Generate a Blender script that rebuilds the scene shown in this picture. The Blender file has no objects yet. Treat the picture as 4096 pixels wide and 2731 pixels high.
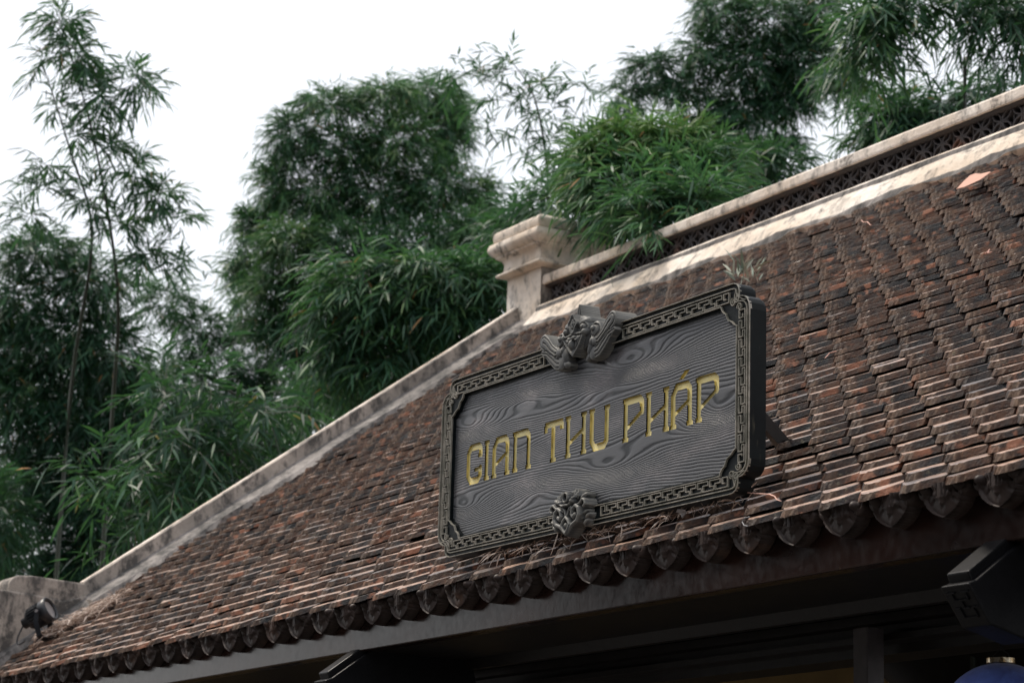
import bpy, math, random
import numpy as np
from mathutils import Vector, Matrix
from mathutils.geometry import tessellate_polygon
R = math.radians
rnd = random.Random(7)
rng = np.random.default_rng(11)
S = bpy.context.scene
COL = S.collection

# ------------------------------------------------------------------ camera (origin = camera, ground 1.65 m below)
FPX = 9650.0
cr = Vector((0.51551073, 0.85638296, 0.02927311))
cu = Vector((0.18542488, -0.14484149, 0.97192518))
cf = Vector((-0.83658012, 0.4956099, 0.23346205))
cam = bpy.data.cameras.new('camera')
camo = bpy.data.objects.new('camera', cam)
COL.objects.link(camo)
camo.matrix_world = Matrix(((cr.x, cu.x, -cf.x, 0), (cr.y, cu.y, -cf.y, 0), (cr.z, cu.z, -cf.z, 0), (0, 0, 0, 1)))
cam.sensor_width = 36.0
cam.lens = 36.0 * FPX / 4096.0
cam.clip_start = 0.1
cam.clip_end = 800
cam.dof.use_dof = True
cam.dof.focus_distance = 6.4
cam.dof.aperture_fstop = 7.5
cam.dof.aperture_blades = 0
S.camera = camo

def at_depth(px, py, d):
    """point seen at photo pixel (1024 wide) at camera depth d"""
    X = px * 4 - 2048.0; Y = py * 4 - 1365.5
    return (cf * FPX + cr * X - cu * Y) * (d / FPX)

# ------------------------------------------------------------------ light
SUN_EL, SUN_AZ = 60.0, 243.0      # azimuth of the sun, degrees clockwise from +Y
W = bpy.data.worlds.new('World'); S.world = W; W.use_nodes = True
nt = W.node_tree; nt.nodes.clear()
sky = nt.nodes.new('ShaderNodeTexSky'); sky.sky_type = 'NISHITA'; sky.sun_disc = False
sky.sun_elevation = R(SUN_EL); sky.sun_rotation = R(SUN_AZ); sky.air_density = 1.0; sky.dust_density = 4.0
bg1 = nt.nodes.new('ShaderNodeBackground'); bg1.inputs[1].default_value = 0.05
bg2 = nt.nodes.new('ShaderNodeBackground'); bg2.inputs[0].default_value = (0.985, 0.985, 1.0, 1); bg2.inputs[1].default_value = 0.90
add = nt.nodes.new('ShaderNodeAddShader'); out = nt.nodes.new('ShaderNodeOutputWorld')
nt.links.new(sky.outputs[0], bg1.inputs[0])
nt.links.new(bg1.outputs[0], add.inputs[0]); nt.links.new(bg2.outputs[0], add.inputs[1]); nt.links.new(add.outputs[0], out.inputs[0])
sl = bpy.data.lights.new('sun', 'SUN'); sl.energy = 2.8; sl.angle = R(9); sl.color = (1.0, 0.91, 0.79)
so = bpy.data.objects.new('sun', sl); COL.objects.link(so)
sd = Vector((math.sin(R(SUN_AZ)) * math.cos(R(SUN_EL)), math.cos(R(SUN_AZ)) * math.cos(R(SUN_EL)), math.sin(R(SUN_EL))))
so.rotation_euler = sd.to_track_quat('Z', 'Y').to_euler()
so.location = sd * 30
S.view_settings.view_transform = 'Standard'; S.view_settings.look = 'None'
S.view_settings.exposure = 0.12; S.view_settings.gamma = 1.0; S.view_settings.use_curve_mapping = False
S.render.engine = 'CYCLES'
S.cycles.use_denoising = True
S.cycles.max_bounces = 6; S.cycles.transparent_max_bounces = 6
S.cycles.sample_clamp_indirect = 4

# ------------------------------------------------------------------ materials
class MT:
    def __init__(s, name):
        s.m = bpy.data.materials.new(name); s.m.use_nodes = True
        s.t = s.m.node_tree; s.b = s.t.nodes['Principled BSDF']
        s.geo = None
    def n(s, ty, **kw):
        k = s.t.nodes.new(ty)
        for a, v in kw.items(): setattr(k, a, v)
        return k
    def l(s, a, b): s.t.links.new(a, b)
    def pos(s, scale=(1, 1, 1)):
        g = s.n('ShaderNodeNewGeometry'); mp = s.n('ShaderNodeMapping'); mp.inputs['Scale'].default_value = scale
        s.l(g.outputs['Position'], mp.inputs['Vector']); return mp.outputs[0]
    def noise(s, scale, detail=4, rough=.55, vec=None, dist=0.0):
        k = s.n('ShaderNodeTexNoise'); k.inputs['Scale'].default_value = scale; k.inputs['Detail'].default_value = detail
        k.inputs['Roughness'].default_value = rough; k.inputs['Distortion'].default_value = dist
        s.l(vec if vec is not None else s.pos(), k.inputs['Vector']); return k.outputs['Fac']
    def ramp(s, fac, stops, interp='LINEAR'):
        k = s.n('ShaderNodeValToRGB'); k.color_ramp.interpolation = interp
        e = k.color_ramp.elements
        while len(e) < len(stops): e.new(0.5)
        for i, (p, c) in enumerate(stops):
            e[i].position = p; e[i].color = (c[0], c[1], c[2], 1) if not isinstance(c, (int, float)) else (c, c, c, 1)
        s.l(fac, k.inputs[0]); return k.outputs[0]
    def mix(s, fac, a, b, mode='MIX'):
        k = s.n('ShaderNodeMix', data_type='RGBA', blend_type=mode)
        for sock, v in ((k.inputs[0], fac), (k.inputs[6], a), (k.inputs[7], b)):
            if isinstance(v, (int, float)): sock.default_value = v
            elif isinstance(v, tuple): sock.default_value = (v[0], v[1], v[2], 1)
            else: s.l(v, sock)
        return k.outputs[2]
    def math(s, op, a, b=0.0, clamp=False):
        k = s.n('ShaderNodeMath', operation=op, use_clamp=clamp)
        for i, v in enumerate((a, b)):
            if isinstance(v, (int, float)): k.inputs[i].default_value = v
            else: s.l(v, k.inputs[i])
        return k.outputs[0]
    def bump(s, h, strength=.5, dist=.01):
        k = s.n('ShaderNodeBump'); k.inputs['Strength'].default_value = strength; k.inputs['Distance'].default_value = dist
        s.l(h, k.inputs['Height']); s.l(k.outputs[0], s.b.inputs['Normal']); return k
    def tone(s):
        a = s.n('ShaderNodeAttribute', attribute_type='OBJECT', attribute_name='tone')
        g = s.n('ShaderNodeAttribute', attribute_type='GEOMETRY', attribute_name='tone')
        return s.math('ADD', a.outputs['Fac'], g.outputs['Fac'])
    def color(s, c):
        if isinstance(c, tuple): s.b.inputs['Base Color'].default_value = (c[0], c[1], c[2], 1)
        else: s.l(c, s.b.inputs['Base Color'])
        return s
    def rough(s, v):
        if isinstance(v, (int, float)): s.b.inputs['Roughness'].default_value = v
        else: s.l(v, s.b.inputs['Roughness'])
        return s
    def set(s, k, v): s.b.inputs[k].default_value = v; return s

def mat_simple(name, col, rough=.6, var=.3, scale=12, bump=.2, metal=0.0, spec=.5):
    m = MT(name); m.set('Specular IOR Level', spec)
    d = tuple(c * (1 - var) for c in col); l = tuple(min(1, c * (1 + var)) for c in col)
    f = m.noise(scale, 5)
    m.color(m.ramp(f, [(.3, d), (.7, l)])).rough(rough).set('Metallic', metal)
    if bump: m.bump(m.noise(scale * 5, 4), bump, .004)
    return m.m

def mat_tile():
    m = MT('terracotta_tile')
    t = m.tone()
    n1 = m.noise(9, 4, .6); n2 = m.noise(45, 4, .65); n3 = m.noise(22, 3, .5, m.pos((1, 1, 1)))
    # soot against bare terracotta: per-tile tone shifts the patch threshold
    th = m.math('ADD', m.math('MULTIPLY', n3, 1.0), m.math('MULTIPLY', m.math('SUBTRACT', t, .5), .42))
    th = m.math('ADD', th, m.math('MULTIPLY', m.math('SUBTRACT', n2, .5), .22))
    soot = m.ramp(n2, [(.3, (.006, .009, .013)), (.5, (.015, .016, .019)), (.7, (.042, .030, .026))])
    brown = m.ramp(n2, [(.3, (.034, .018, .011)), (.6, (.115, .056, .034))])
    soot = m.mix(m.ramp(m.noise(6, 3, .6), [(.40, 0.0), (.62, .85)]), soot, brown)
    clay = m.ramp(n1, [(.3, (.11, .045, .028)), (.5, (.23, .095, .055)), (.7, (.34, .16, .10))])
    patch = m.ramp(th, [(.60, 0.0), (.70, 1.0)])
    c = m.mix(patch, soot, clay)
    ns = m.n('ShaderNodeAttribute', attribute_type='GEOMETRY', attribute_name='nose').outputs['Fac']
    tan = m.ramp(n2, [(.35, (.070, .045, .032)), (.65, (.19, .125, .085))])
    c = m.mix(m.math('MULTIPLY', ns, m.ramp(m.noise(13, 3), [(.35, .25), (.65, .85)])), c, tan)
    # lichen
    ln = m.noise(60, 3, .7)
    c = m.mix(m.ramp(ln, [(.62, 0.0), (.70, .5)]), c, (.17, .15, .10))
    c = m.mix(m.ramp(m.noise(3.1, 5, .7, m.pos((1, .6, .6))), [(.56, 0.0), (.68, .55)]), c, (.012, .014, .016))
    m.color(c).rough(m.ramp(n2, [(.3, .55), (.7, .85)])).set('Specular IOR Level', .25)
    m.bump(m.math('ADD', n2, m.noise(160, 3, .6)), .6, .004)
    return m.m

def mat_plaster(name, light, mid, dirt_lo=.48, dirt_hi=.66, dirtc=(.035, .035, .034)):
    m = MT(name)
    st = m.noise(13, 7, .68, m.pos((1.0, 1.0, .5)), .3)
    fi = m.noise(28, 5, .7)
    big = m.noise(2.2, 4, .6)
    base = m.ramp(big, [(.35, mid), (.6, light)])
    base = m.mix(m.ramp(fi, [(.35, .35), (.65, 0.0)]), base, tuple(c * .6 for c in mid))
    d = m.math('ADD', m.math('MULTIPLY', st, .72), m.math('MULTIPLY', fi, .28))
    base = m.mix(m.ramp(d, [(dirt_lo, 0.0), (dirt_hi, .92)]), base, dirtc)
    run = m.noise(6, 7, .72, m.pos((1.3, 1.3, .9)), .5); spk = m.noise(70, 3, .7)
    base = m.mix(m.ramp(m.math('ADD', m.math('MULTIPLY', run, .8), m.math('MULTIPLY', spk, .2)), [(.54, 0.0), (.63, .8)]), base, dirtc)
    m.color(base).rough(.85)
    m.bump(m.math('ADD', fi, m.noise(90, 4, .6)), .45, .006)
    return m.m

EYES = [(-.62, .115, .16, .034, 6.5), (-.30, .135, .20, .030, -5.5), (.23, .150, .17, .036, 6.5), (.12, -.115, .20, .036, 6.5), (-.22, -.135, .17, .034, -6.0),
        (.62, -.045, .14, .036, 6.0), (-.64, -.125, .12, .028, 5.5), (.12, .100, .22, .028, -5.0), (-.35, .0, .15, .030, 5.0), (.40, -.04, .16, .03, -5.0)]
def mat_panel():
    m = MT('carved_sign_panel')
    tc = m.n('ShaderNodeTexCoord'); sep = m.n('ShaderNodeSeparateXYZ'); m.l(tc.outputs['Object'], sep.inputs[0])
    def stretched(sx, sz, scale, det=2, off=0.0):
        cb = m.n('ShaderNodeCombineXYZ')
        m.l(m.math('MULTIPLY', sep.outputs[0], sx), cb.inputs[0]); cb.inputs[1].default_value = off
        m.l(m.math('MULTIPLY', sep.outputs[2], sz), cb.inputs[2])
        k = m.n('ShaderNodeTexNoise'); k.inputs['Scale'].default_value = scale; k.inputs['Detail'].default_value = det
        k.inputs['Roughness'].default_value = .45
        m.l(cb.outputs[0], k.inputs['Vector']); return k.outputs['Fac']
    w1 = stretched(.62, 3.1, 2.2, .5, 5.3)
    w2 = stretched(1.0, 2.2, 9, 2, 7.7)
    ph = m.math('ADD', m.math('MULTIPLY', sep.outputs[2], 130.0), m.math('MULTIPLY', w1, 11.0))
    ph = m.math('ADD', ph, m.math('MULTIPLY', w2, 1.5))
    wz = m.math('ADD', sep.outputs[2], m.math('MULTIPLY', m.math('SUBTRACT', w2, .5), .012))
    for ex, ez, sx_, sz_, am in EYES:
        u = m.math('MULTIPLY', m.math('SUBTRACT', sep.outputs[0], ex), 1 / sx_); v = m.math('MULTIPLY', m.math('SUBTRACT', wz, ez), 1 / sz_)
        q = m.math('ADD', m.math('POWER', m.math('ABSOLUTE', u), 1.6), m.math('MULTIPLY', v, v))
        ph = m.math('ADD', ph, m.math('MULTIPLY', m.math('EXPONENT', m.math('MULTIPLY', q, -1.0)), am * 0.95))
    saw = m.math('SINE', m.math('MULTIPLY', ph, 6.2832))
    fine = stretched(6, 60, 6, 3, 1.3)
    grain = m.ramp(m.math('ADD', m.math('MULTIPLY', saw, .5), .5), [(.05, 0.0), (.45, .8), (.8, 1.0)])
    wear = stretched(2.0, 5.0, 2.6, 5, 12.0)
    dark = (.007, .009, .012); lit = (.090, .093, .100); worn = (.34, .30, .30)
    c = m.mix(grain, dark, lit)
    c = m.mix(m.math('MULTIPLY', m.ramp(wear, [(.54, 0.0), (.74, .5)]), m.ramp(fine, [(.4, .25), (.6, 1.0)])), c, worn)
    m.color(c).rough(m.ramp(wear, [(.4, .42), (.7, .30)])).set('Specular IOR Level', .5)
    m.bump(m.math('ADD', m.math('MULTIPLY', grain, 1.0), m.math('MULTIPLY', fine, .25)), .7, .0013)
    return m.m

M = {}
M['tile'] = mat_tile()
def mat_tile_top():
    m = MT('skylit_dusty_tile_top'); t = m.tone(); n2 = m.noise(45, 4, .65); n1 = m.noise(5, 4, .6)  # tile tops painted paler for grazing sky light, along with dust tones
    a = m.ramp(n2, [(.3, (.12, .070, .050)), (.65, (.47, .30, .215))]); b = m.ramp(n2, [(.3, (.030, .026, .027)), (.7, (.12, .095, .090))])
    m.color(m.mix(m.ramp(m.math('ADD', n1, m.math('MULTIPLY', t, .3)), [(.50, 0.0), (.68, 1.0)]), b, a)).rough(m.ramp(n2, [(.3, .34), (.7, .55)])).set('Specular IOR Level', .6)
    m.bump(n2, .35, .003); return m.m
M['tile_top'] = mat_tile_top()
M['deck'] = mat_simple('roof_deck_shadow', (.012, .010, .009), .9)
M['plaster'] = mat_plaster('weathered_cream_plaster', (.88, .81, .73), (.68, .56, .44), .51, .66)
M['plaster_dirty'] = mat_plaster('grimy_grey_plaster', (.50, .43, .37), (.27, .24, .21), .46, .57, (.060, .056, .052))
M['mortar'] = mat_plaster('rough_mortar', (.34, .31, .29), (.17, .155, .145), .42, .58)
M['lattice'] = mat_simple('dark_fired_clay_blocks', (.045, .040, .040), .7, .45, 9)
m = MT('dark_fired_clay_block'); f = m.noise(5.5, 3); m.color(m.ramp(f, [(.35, (.040, .038, .042)), (.58, (.055, .045, .043)), (.70, (.20, .10, .07))])).rough(.75); m.bump(m.noise(60, 3), .3, .003); M['lattice'] = m.m
def mat_fascia():
    m = MT('dark_brown_lacquered_timber')
    f = m.noise(4, 5, .6, m.pos((.5, 1, 1))); g = m.noise(40, 4, .6)
    c = m.ramp(f, [(.3, (.012, .008, .007)), (.55, (.032, .015, .011)), (.75, (.048, .024, .017))])
    sp = m.noise(7, 6, .75)
    c = m.mix(m.ramp(sp, [(.66, 0.0), (.75, .5)]), c, (.16, .10, .055))
    m.color(c).rough(m.ramp(g, [(.3, .13), (.7, .26)])).set('Specular IOR Level', .26)
    m.bump(m.math('ADD', m.noise(9, 5, .6), m.math('MULTIPLY', g, .4)), .12, .004)
    return m.m
M['fascia'] = mat_fascia()
M['lotus'] = (lambda m: (m.color(m.ramp(m.noise(11, 5), [(.3, (.034, .025, .022)), (.6, (.056, .038, .032)), (.78, (.13, .072, .048))])).rough(.5).set('Specular IOR Level', .25), m.bump(m.noise(120, 3), .25, .002), m.m)[-1])(MT('dark_clay_lotus'))
M['timber'] = mat_simple('near_black_timber', (.011, .009, .008), .5, .35, 14, spec=.35)
M['black'] = mat_simple('black_lacquered_beam', (.006, .006, .007), .42, .3, 20, spec=.2)
M['post'] = mat_simple('grey_brown_post_timber', (.060, .050, .050), .6, .25, 30)
M['ochre'] = mat_simple('ochre_inner_wall', (.30, .19, .07), .8, .2, 6)
M['panel'] = mat_panel()
def mat_sign(name, a, b, rough=.35):
    m = MT(name); f = m.noise(10, 5, .6); g = m.noise(45, 4, .6, m.pos((1, 1, .2)))
    c = m.ramp(f, [(.3, a), (.7, b)])
    c = m.mix(m.ramp(g, [(.62, 0.0), (.74, .35)]), c, (.16, .15, .10))
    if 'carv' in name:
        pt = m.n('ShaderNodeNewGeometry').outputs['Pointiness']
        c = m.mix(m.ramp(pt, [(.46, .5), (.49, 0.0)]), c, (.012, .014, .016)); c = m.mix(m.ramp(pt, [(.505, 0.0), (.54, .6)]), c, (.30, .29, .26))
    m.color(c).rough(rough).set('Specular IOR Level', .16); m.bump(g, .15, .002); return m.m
M['sign'] = mat_sign('dark_bronze_sign_metal', (.004, .006, .007), (.008, .012, .013), .5)
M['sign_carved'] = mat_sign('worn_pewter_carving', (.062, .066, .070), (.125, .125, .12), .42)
M['sign_line'] = (lambda m: (m.color(m.ramp(m.noise(30, 4), [(.35, (.16, .155, .125)), (.65, (.36, .33, .28))])).rough(.5), m.m)[-1])(MT('rubbed_pale_edge'))
M['gold'] = (lambda m: (m.color(m.ramp(m.noise(25, 4), [(.35, (.90, .73, .27)), (.65, (.97, .86, .44))])).rough(.5), m.m)[-1])(MT('gold_paint'))
M['gold_shade'] = mat_simple('shaded_olive_gold', (.50, .41, .13), .5, .4, 30)  # darker gold paints shade onto the letter recess walls
M['metal_black'] = mat_simple('black_painted_metal', (.016, .018, .022), .38, .25, 30)
M['glass'] = (lambda m: (m.color((.55, .52, .52)).rough(.15).set('Metallic', .6), m.m)[-1])(MT('lamp_glass'))
M['straw'] = (lambda m: (m.color(m.ramp(m.tone(), [(0, (.16, .11, .08)), (.5, (.50, .38, .31)), (1, (.78, .68, .60))])).rough(.8), m.m)[-1])(MT('dry_bamboo_litter'))
M['dryleaf'] = mat_simple('dry_pink_brown_leaf', (.70, .42, .34), .8, .25, 40)
M['spray'] = (lambda m: (m.color(m.ramp(m.tone(), [(.3, (.16, .24, .19)), (.7, (.34, .36, .29)), (1, (.5, .4, .32))])).rough(.7), m.m)[-1])(MT('half_dry_leaf'))
M['sheath'] = mat_simple('pale_pink_sheath', (.52, .29, .215), .8, .12, 40)
M['paper'] = mat_simple('pale_paper', (.30, .30, .31), .8, .15, 60)
def mat_silk():
    m = MT('blue_silk'); n = m.noise(18, 5, .6, None, 1.5); f = m.noise(90, 3)
    m.color(m.ramp(n, [(.35, (.05, .085, .36)), (.60, (.10, .17, .55)), (.72, (.32, .42, .75))])).rough(.45).set('Sheen Weight', .3); m.bump(f, .15, .002); return m.m
M['silk'] = mat_silk()
M['brass'] = (lambda m: (m.color(m.ramp(m.noise(70, 2), [(.4, (.30, .20, .10)), (.6, (.75, .66, .5))])).rough(.25).set('Metallic', .9), m.m)[-1])(MT('brass_collar'))
def mat_leaf():
    m = MT('bamboo_leaf')
    t = m.tone()
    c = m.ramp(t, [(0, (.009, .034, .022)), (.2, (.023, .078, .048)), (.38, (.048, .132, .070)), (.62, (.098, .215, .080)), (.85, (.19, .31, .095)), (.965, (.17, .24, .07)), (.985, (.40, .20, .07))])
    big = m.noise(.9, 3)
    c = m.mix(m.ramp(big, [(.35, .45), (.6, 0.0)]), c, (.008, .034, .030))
    m.color(c).rough(.48).set('Specular IOR Level', .35)
    # thin translucent blade
    tr = m.n('ShaderNodeBsdfTranslucent'); m.l(m.mix(.5, c, (.10, .26, .05)), tr.inputs[0])
    mx = m.n('ShaderNodeMixShader'); mx.inputs[0].default_value = .34
    o = m.t.nodes['Material Output']
    m.l(m.b.outputs[0], mx.inputs[1]); m.l(tr.outputs[0], mx.inputs[2]); m.l(mx.outputs[0], o.inputs[0])
    return m.m
M['leaf'] = mat_leaf()
M['culm'] = mat_simple('green_brown_culm', (.022, .030, .016), .5, .35, 8, .1)
M['ground'] = mat_simple('grey_courtyard_paving', (.055, .052, .050), .85, .3, 1.5)

# ------------------------------------------------------------------ object helpers
def link(name, me, parent=None, mats=(), loc=None, kind=None, smooth=False):
    o = bpy.data.objects.new(name, me); COL.objects.link(o)
    if me is not None:
        for mm in mats: me.materials.append(mm)
        if smooth:
            me.polygons.foreach_set('use_smooth', [True] * len(me.polygons))
    if loc is not None: o.location = loc
    if parent is not None: o.parent = parent
    if kind: o['kind'] = kind
    return o
def mesh(name, V, F, mi=None):
    me = bpy.data.meshes.new(name); me.from_pydata([tuple(v) for v in V], [], [tuple(f) for f in F])
    if mi is not None: me.polygons.foreach_set('material_index', mi)
    me.update(); return me
def thing(name, label, cat, loc=(0, 0, 0), group=None):
    o = bpy.data.objects.new(name, None); COL.objects.link(o); o.location = loc; o.empty_display_size = .1
    o['label'] = label; o['category'] = cat
    if group: o['group'] = group
    return o
def tag(o, label, cat, group=None):
    o['label'] = label; o['category'] = cat
    if group: o['group'] = group
    return o
class MB:
    def __init__(s): s.V = []; s.F = []; s.mi = []
    def add(s, V, F, mi=0):
        b = len(s.V); s.V += [tuple(v) for v in V]; s.F += [tuple(i + b for i in f) for f in F]; s.mi += [mi] * len(F); return s
    def box(s, x0, x1, y0, y1, z0, z1, mi=0):
        V = [(x, y, z) for z in (z0, z1) for y in (y0, y1) for x in (x0, x1)]
        return s.add(V, [(0, 2, 3, 1), (4, 5, 7, 6), (0, 1, 5, 4), (2, 6, 7, 3), (0, 4, 6, 2), (1, 3, 7, 5)], mi)
    def prism_x(s, prof, x0, x1, mi=0, caps=True):
        """prof: list of (y,z) closed polygon, extruded along x"""
        n = len(prof); V = [(x0, y, z) for y, z in prof] + [(x1, y, z) for y, z in prof]
        F = [(i, (i + 1) % n, (i + 1) % n + n, i + n) for i in range(n)]
        if caps: F += [tuple(range(n))[::-1], tuple(range(n, 2 * n))]
        return s.add(V, F, mi)
    def tube(s, pts, rad, n=8, mi=0):
        pts = [Vector(p) for p in pts]; rad = rad if isinstance(rad, (list, tuple)) else [rad] * len(pts)
        V = []; up = Vector((0, 0, 1))
        for i, p in enumerate(pts):
            t = (pts[min(i + 1, len(pts) - 1)] - pts[max(i - 1, 0)]).normalized()
            a = t.cross(up)
            if a.length < .1: a = t.cross(Vector((1, 0, 0)))
            a.normalize(); b = t.cross(a)
            for k in range(n):
                th = 2 * math.pi * k / n; V.append(p + (a * math.cos(th) + b * math.sin(th)) * rad[i])
        F = [(i * n + k, i * n + (k + 1) % n, (i + 1) * n + (k + 1) % n, (i + 1) * n + k) for i in range(len(pts) - 1) for k in range(n)]
        F += [tuple(range(n)), tuple(range((len(pts) - 1) * n, len(pts) * n))[::-1]]
        return s.add(V, F, mi)
    def ribbon(s, pts, w, y0, y1, mi=0, closed=False):
        """raised strip along (x,z) points, front at y0 (nearer), back y1"""
        n = len(pts); P = [Vector(p) for p in pts]; A = []
        for i in range(n):
            a = P[(i - 1) % n] if (closed or i > 0) else None; b = P[(i + 1) % n] if (closed or i < n - 1) else None
            d1 = (P[i] - a).normalized() if a is not None else None; d2 = (b - P[i]).normalized() if b is not None else None
            if d1 is None: d1 = d2
            if d2 is None: d2 = d1
            n1 = Vector((-d1.y, d1.x)); n2 = Vector((-d2.y, d2.x)); mt = (n1 + n2)
            if mt.length < .05: mt = n1
            mt.normalize(); k = 1 / max(.5, mt.dot(n1)); A.append(mt * (w / 2) * k)
        V = []
        for i in range(n):
            l = P[i] + A[i]; r = P[i] - A[i]; c = .25
            V += [(l.x, y1, l.y), (P[i].x + A[i].x * (1 - c), y0, P[i].y + A[i].y * (1 - c)), (P[i].x - A[i].x * (1 - c), y0, P[i].y - A[i].y * (1 - c)), (r.x, y1, r.y)]
        F = []
        for i in range(n if closed else n - 1):
            a = i * 4; b = ((i + 1) % n) * 4
            F += [(a, a + 1, b + 1, b), (a + 1, a + 2, b + 2, b + 1), (a + 2, a + 3, b + 3, b + 2)]
        if not closed: F += [(0, 3, 2, 1), ((n - 1) * 4, (n - 1) * 4 + 1, (n - 1) * 4 + 2, (n - 1) * 4 + 3)]
        return s.add(V, F, mi)
    def build(s, name, mats, parent=None, kind=None, smooth=False, loc=None):
        me = mesh(name, s.V, s.F, s.mi)
        return link(name, me, parent, mats if isinstance(mats, (list, tuple)) else [mats], kind=kind, smooth=smooth, loc=loc)

# ---- 2D distance fields and their contours
def d_poly(A, B, pts, closed=False):
    P = np.array(pts, float); n = len(P); D = np.full(A.shape, 1e9)
    for i in range(n if closed else n - 1):
        p = P[i]; q = P[(i + 1) % n]; v = q - p; L = max(v @ v, 1e-12)
        t = np.clip(((A - p[0]) * v[0] + (B - p[1]) * v[1]) / L, 0, 1)
        D = np.minimum(D, (A - p[0] - t * v[0]) ** 2 + (B - p[1] - t * v[1]) ** 2)
    return np.sqrt(D)
def sd_poly(A, B, pts):
    D = d_poly(A, B, pts, True); ins = np.zeros(A.shape, bool); P = pts; n = len(P)
    for i in range(n):
        x0, y0 = P[i]; x1, y1 = P[(i + 1) % n]
        if y0 == y1: continue
        c = ((B >= min(y0, y1)) & (B < max(y0, y1))) & (A < (B - y0) / (y1 - y0) * (x1 - x0) + x0)
        ins ^= c
    return np.where(ins, -D, D)
def sd_box(A, B, x0, x1, y0, y1):
    dx = np.maximum(x0 - A, A - x1); dy = np.maximum(y0 - B, B - y1)
    return np.minimum(np.maximum(dx, dy), 0) + np.hypot(np.maximum(dx, 0), np.maximum(dy, 0))
def contours(fn, x0, x1, y0, y1, step):
    """closed loops of fn<0, inside on the left"""
    nx = int((x1 - x0) / step) + 2; ny = int((y1 - y0) / step) + 2
    xs = x0 + np.arange(nx) * step; ys = y0 + np.arange(ny) * step
    A, B = np.meshgrid(xs, ys, indexing='ij'); F = fn(A, B)
    F = np.where(np.abs(F) < 1e-7, 1e-7, F)
    F[0, :] = np.maximum(F[0, :], 1e-4); F[-1, :] = np.maximum(F[-1, :], 1e-4); F[:, 0] = np.maximum(F[:, 0], 1e-4); F[:, -1] = np.maximum(F[:, -1], 1e-4)
    I = F < 0
    code = I[:-1, :-1] * 1 + I[1:, :-1] * 2 + I[1:, 1:] * 4 + I[:-1, 1:] * 8
    def ep(i, j, e):
        if e == 0: a, b, k = (i, j), (i + 1, j), ('h', i, j)
        elif e == 1: a, b, k = (i + 1, j), (i + 1, j + 1), ('v', i + 1, j)
        elif e == 2: a, b, k = (i, j + 1), (i + 1, j + 1), ('h', i, j + 1)
        else: a, b, k = (i, j), (i, j + 1), ('v', i, j)
        fa, fb = F[a], F[b]; t = fa / (fa - fb)
        return k, (xs[a[0]] + (xs[b[0]] - xs[a[0]]) * t, ys[a[1]] + (ys[b[1]] - ys[a[1]]) * t)
    T = {1: [(0, 3)], 2: [(1, 0)], 3: [(1, 3)], 4: [(2, 1)], 5: [(0, 3), (2, 1)], 6: [(2, 0)], 7: [(2, 3)], 8: [(3, 2)], 9: [(0, 2)], 10: [(1, 0), (3, 2)], 11: [(1, 2)], 12: [(3, 1)], 13: [(0, 1)], 14: [(3, 0)]}
    nxt = {}; pos = {}
    for i, j in np.argwhere((code > 0) & (code < 15)):
        for a, b in T[int(code[i, j])]:
            ka, pa = ep(i, j, a); kb, pb = ep(i, j, b); nxt[ka] = kb; pos[ka] = pa; pos[kb] = pb
    loops = []
    while nxt:
        k = next(iter(nxt)); L = []
        while k in nxt:
            L.append(pos[k]); k = nxt.pop(k)
        if len(L) > 3: loops.append(L)
    return loops
def simplify(L, tol):
    P = np.array(L); n = len(P)
    if n < 8: return L
    k = int(np.argmax(((P - P[0]) ** 2).sum(1)))
    def rdp(a, b):
        st = [(a, b)]; keep = set()
        while st:
            i, j = st.pop()
            if j - i < 2: continue
            p, q = P[i % n], P[j % n]; v = q - p; ln = np.hypot(*v) + 1e-12
            seg = P[np.arange(i + 1, j) % n] - p
            d = np.abs(seg[:, 0] * v[1] - seg[:, 1] * v[0]) / ln
            m = int(np.argmax(d))
            if d[m] > tol: keep.add(i + 1 + m); st += [(i, i + 1 + m), (i + 1 + m, j)]
        return keep
    ks = sorted({0, k} | rdp(0, k) | rdp(k, n))
    return [tuple(P[i % n]) for i in ks if i < n]
def area(L):
    P = np.array(L); Q = np.roll(P, -1, 0); return .5 * float((P[:, 0] * Q[:, 1] - Q[:, 0] * P[:, 1]).sum())
def inside(pt, L):
    x, y = pt; c = False; n = len(L)
    for i in range(n):
        x0, y0 = L[i]; x1, y1 = L[(i + 1) % n]
        if (y0 > y) != (y1 > y) and x < (x1 - x0) * (y - y0) / (y1 - y0) + x0: c = not c
    return c
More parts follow.
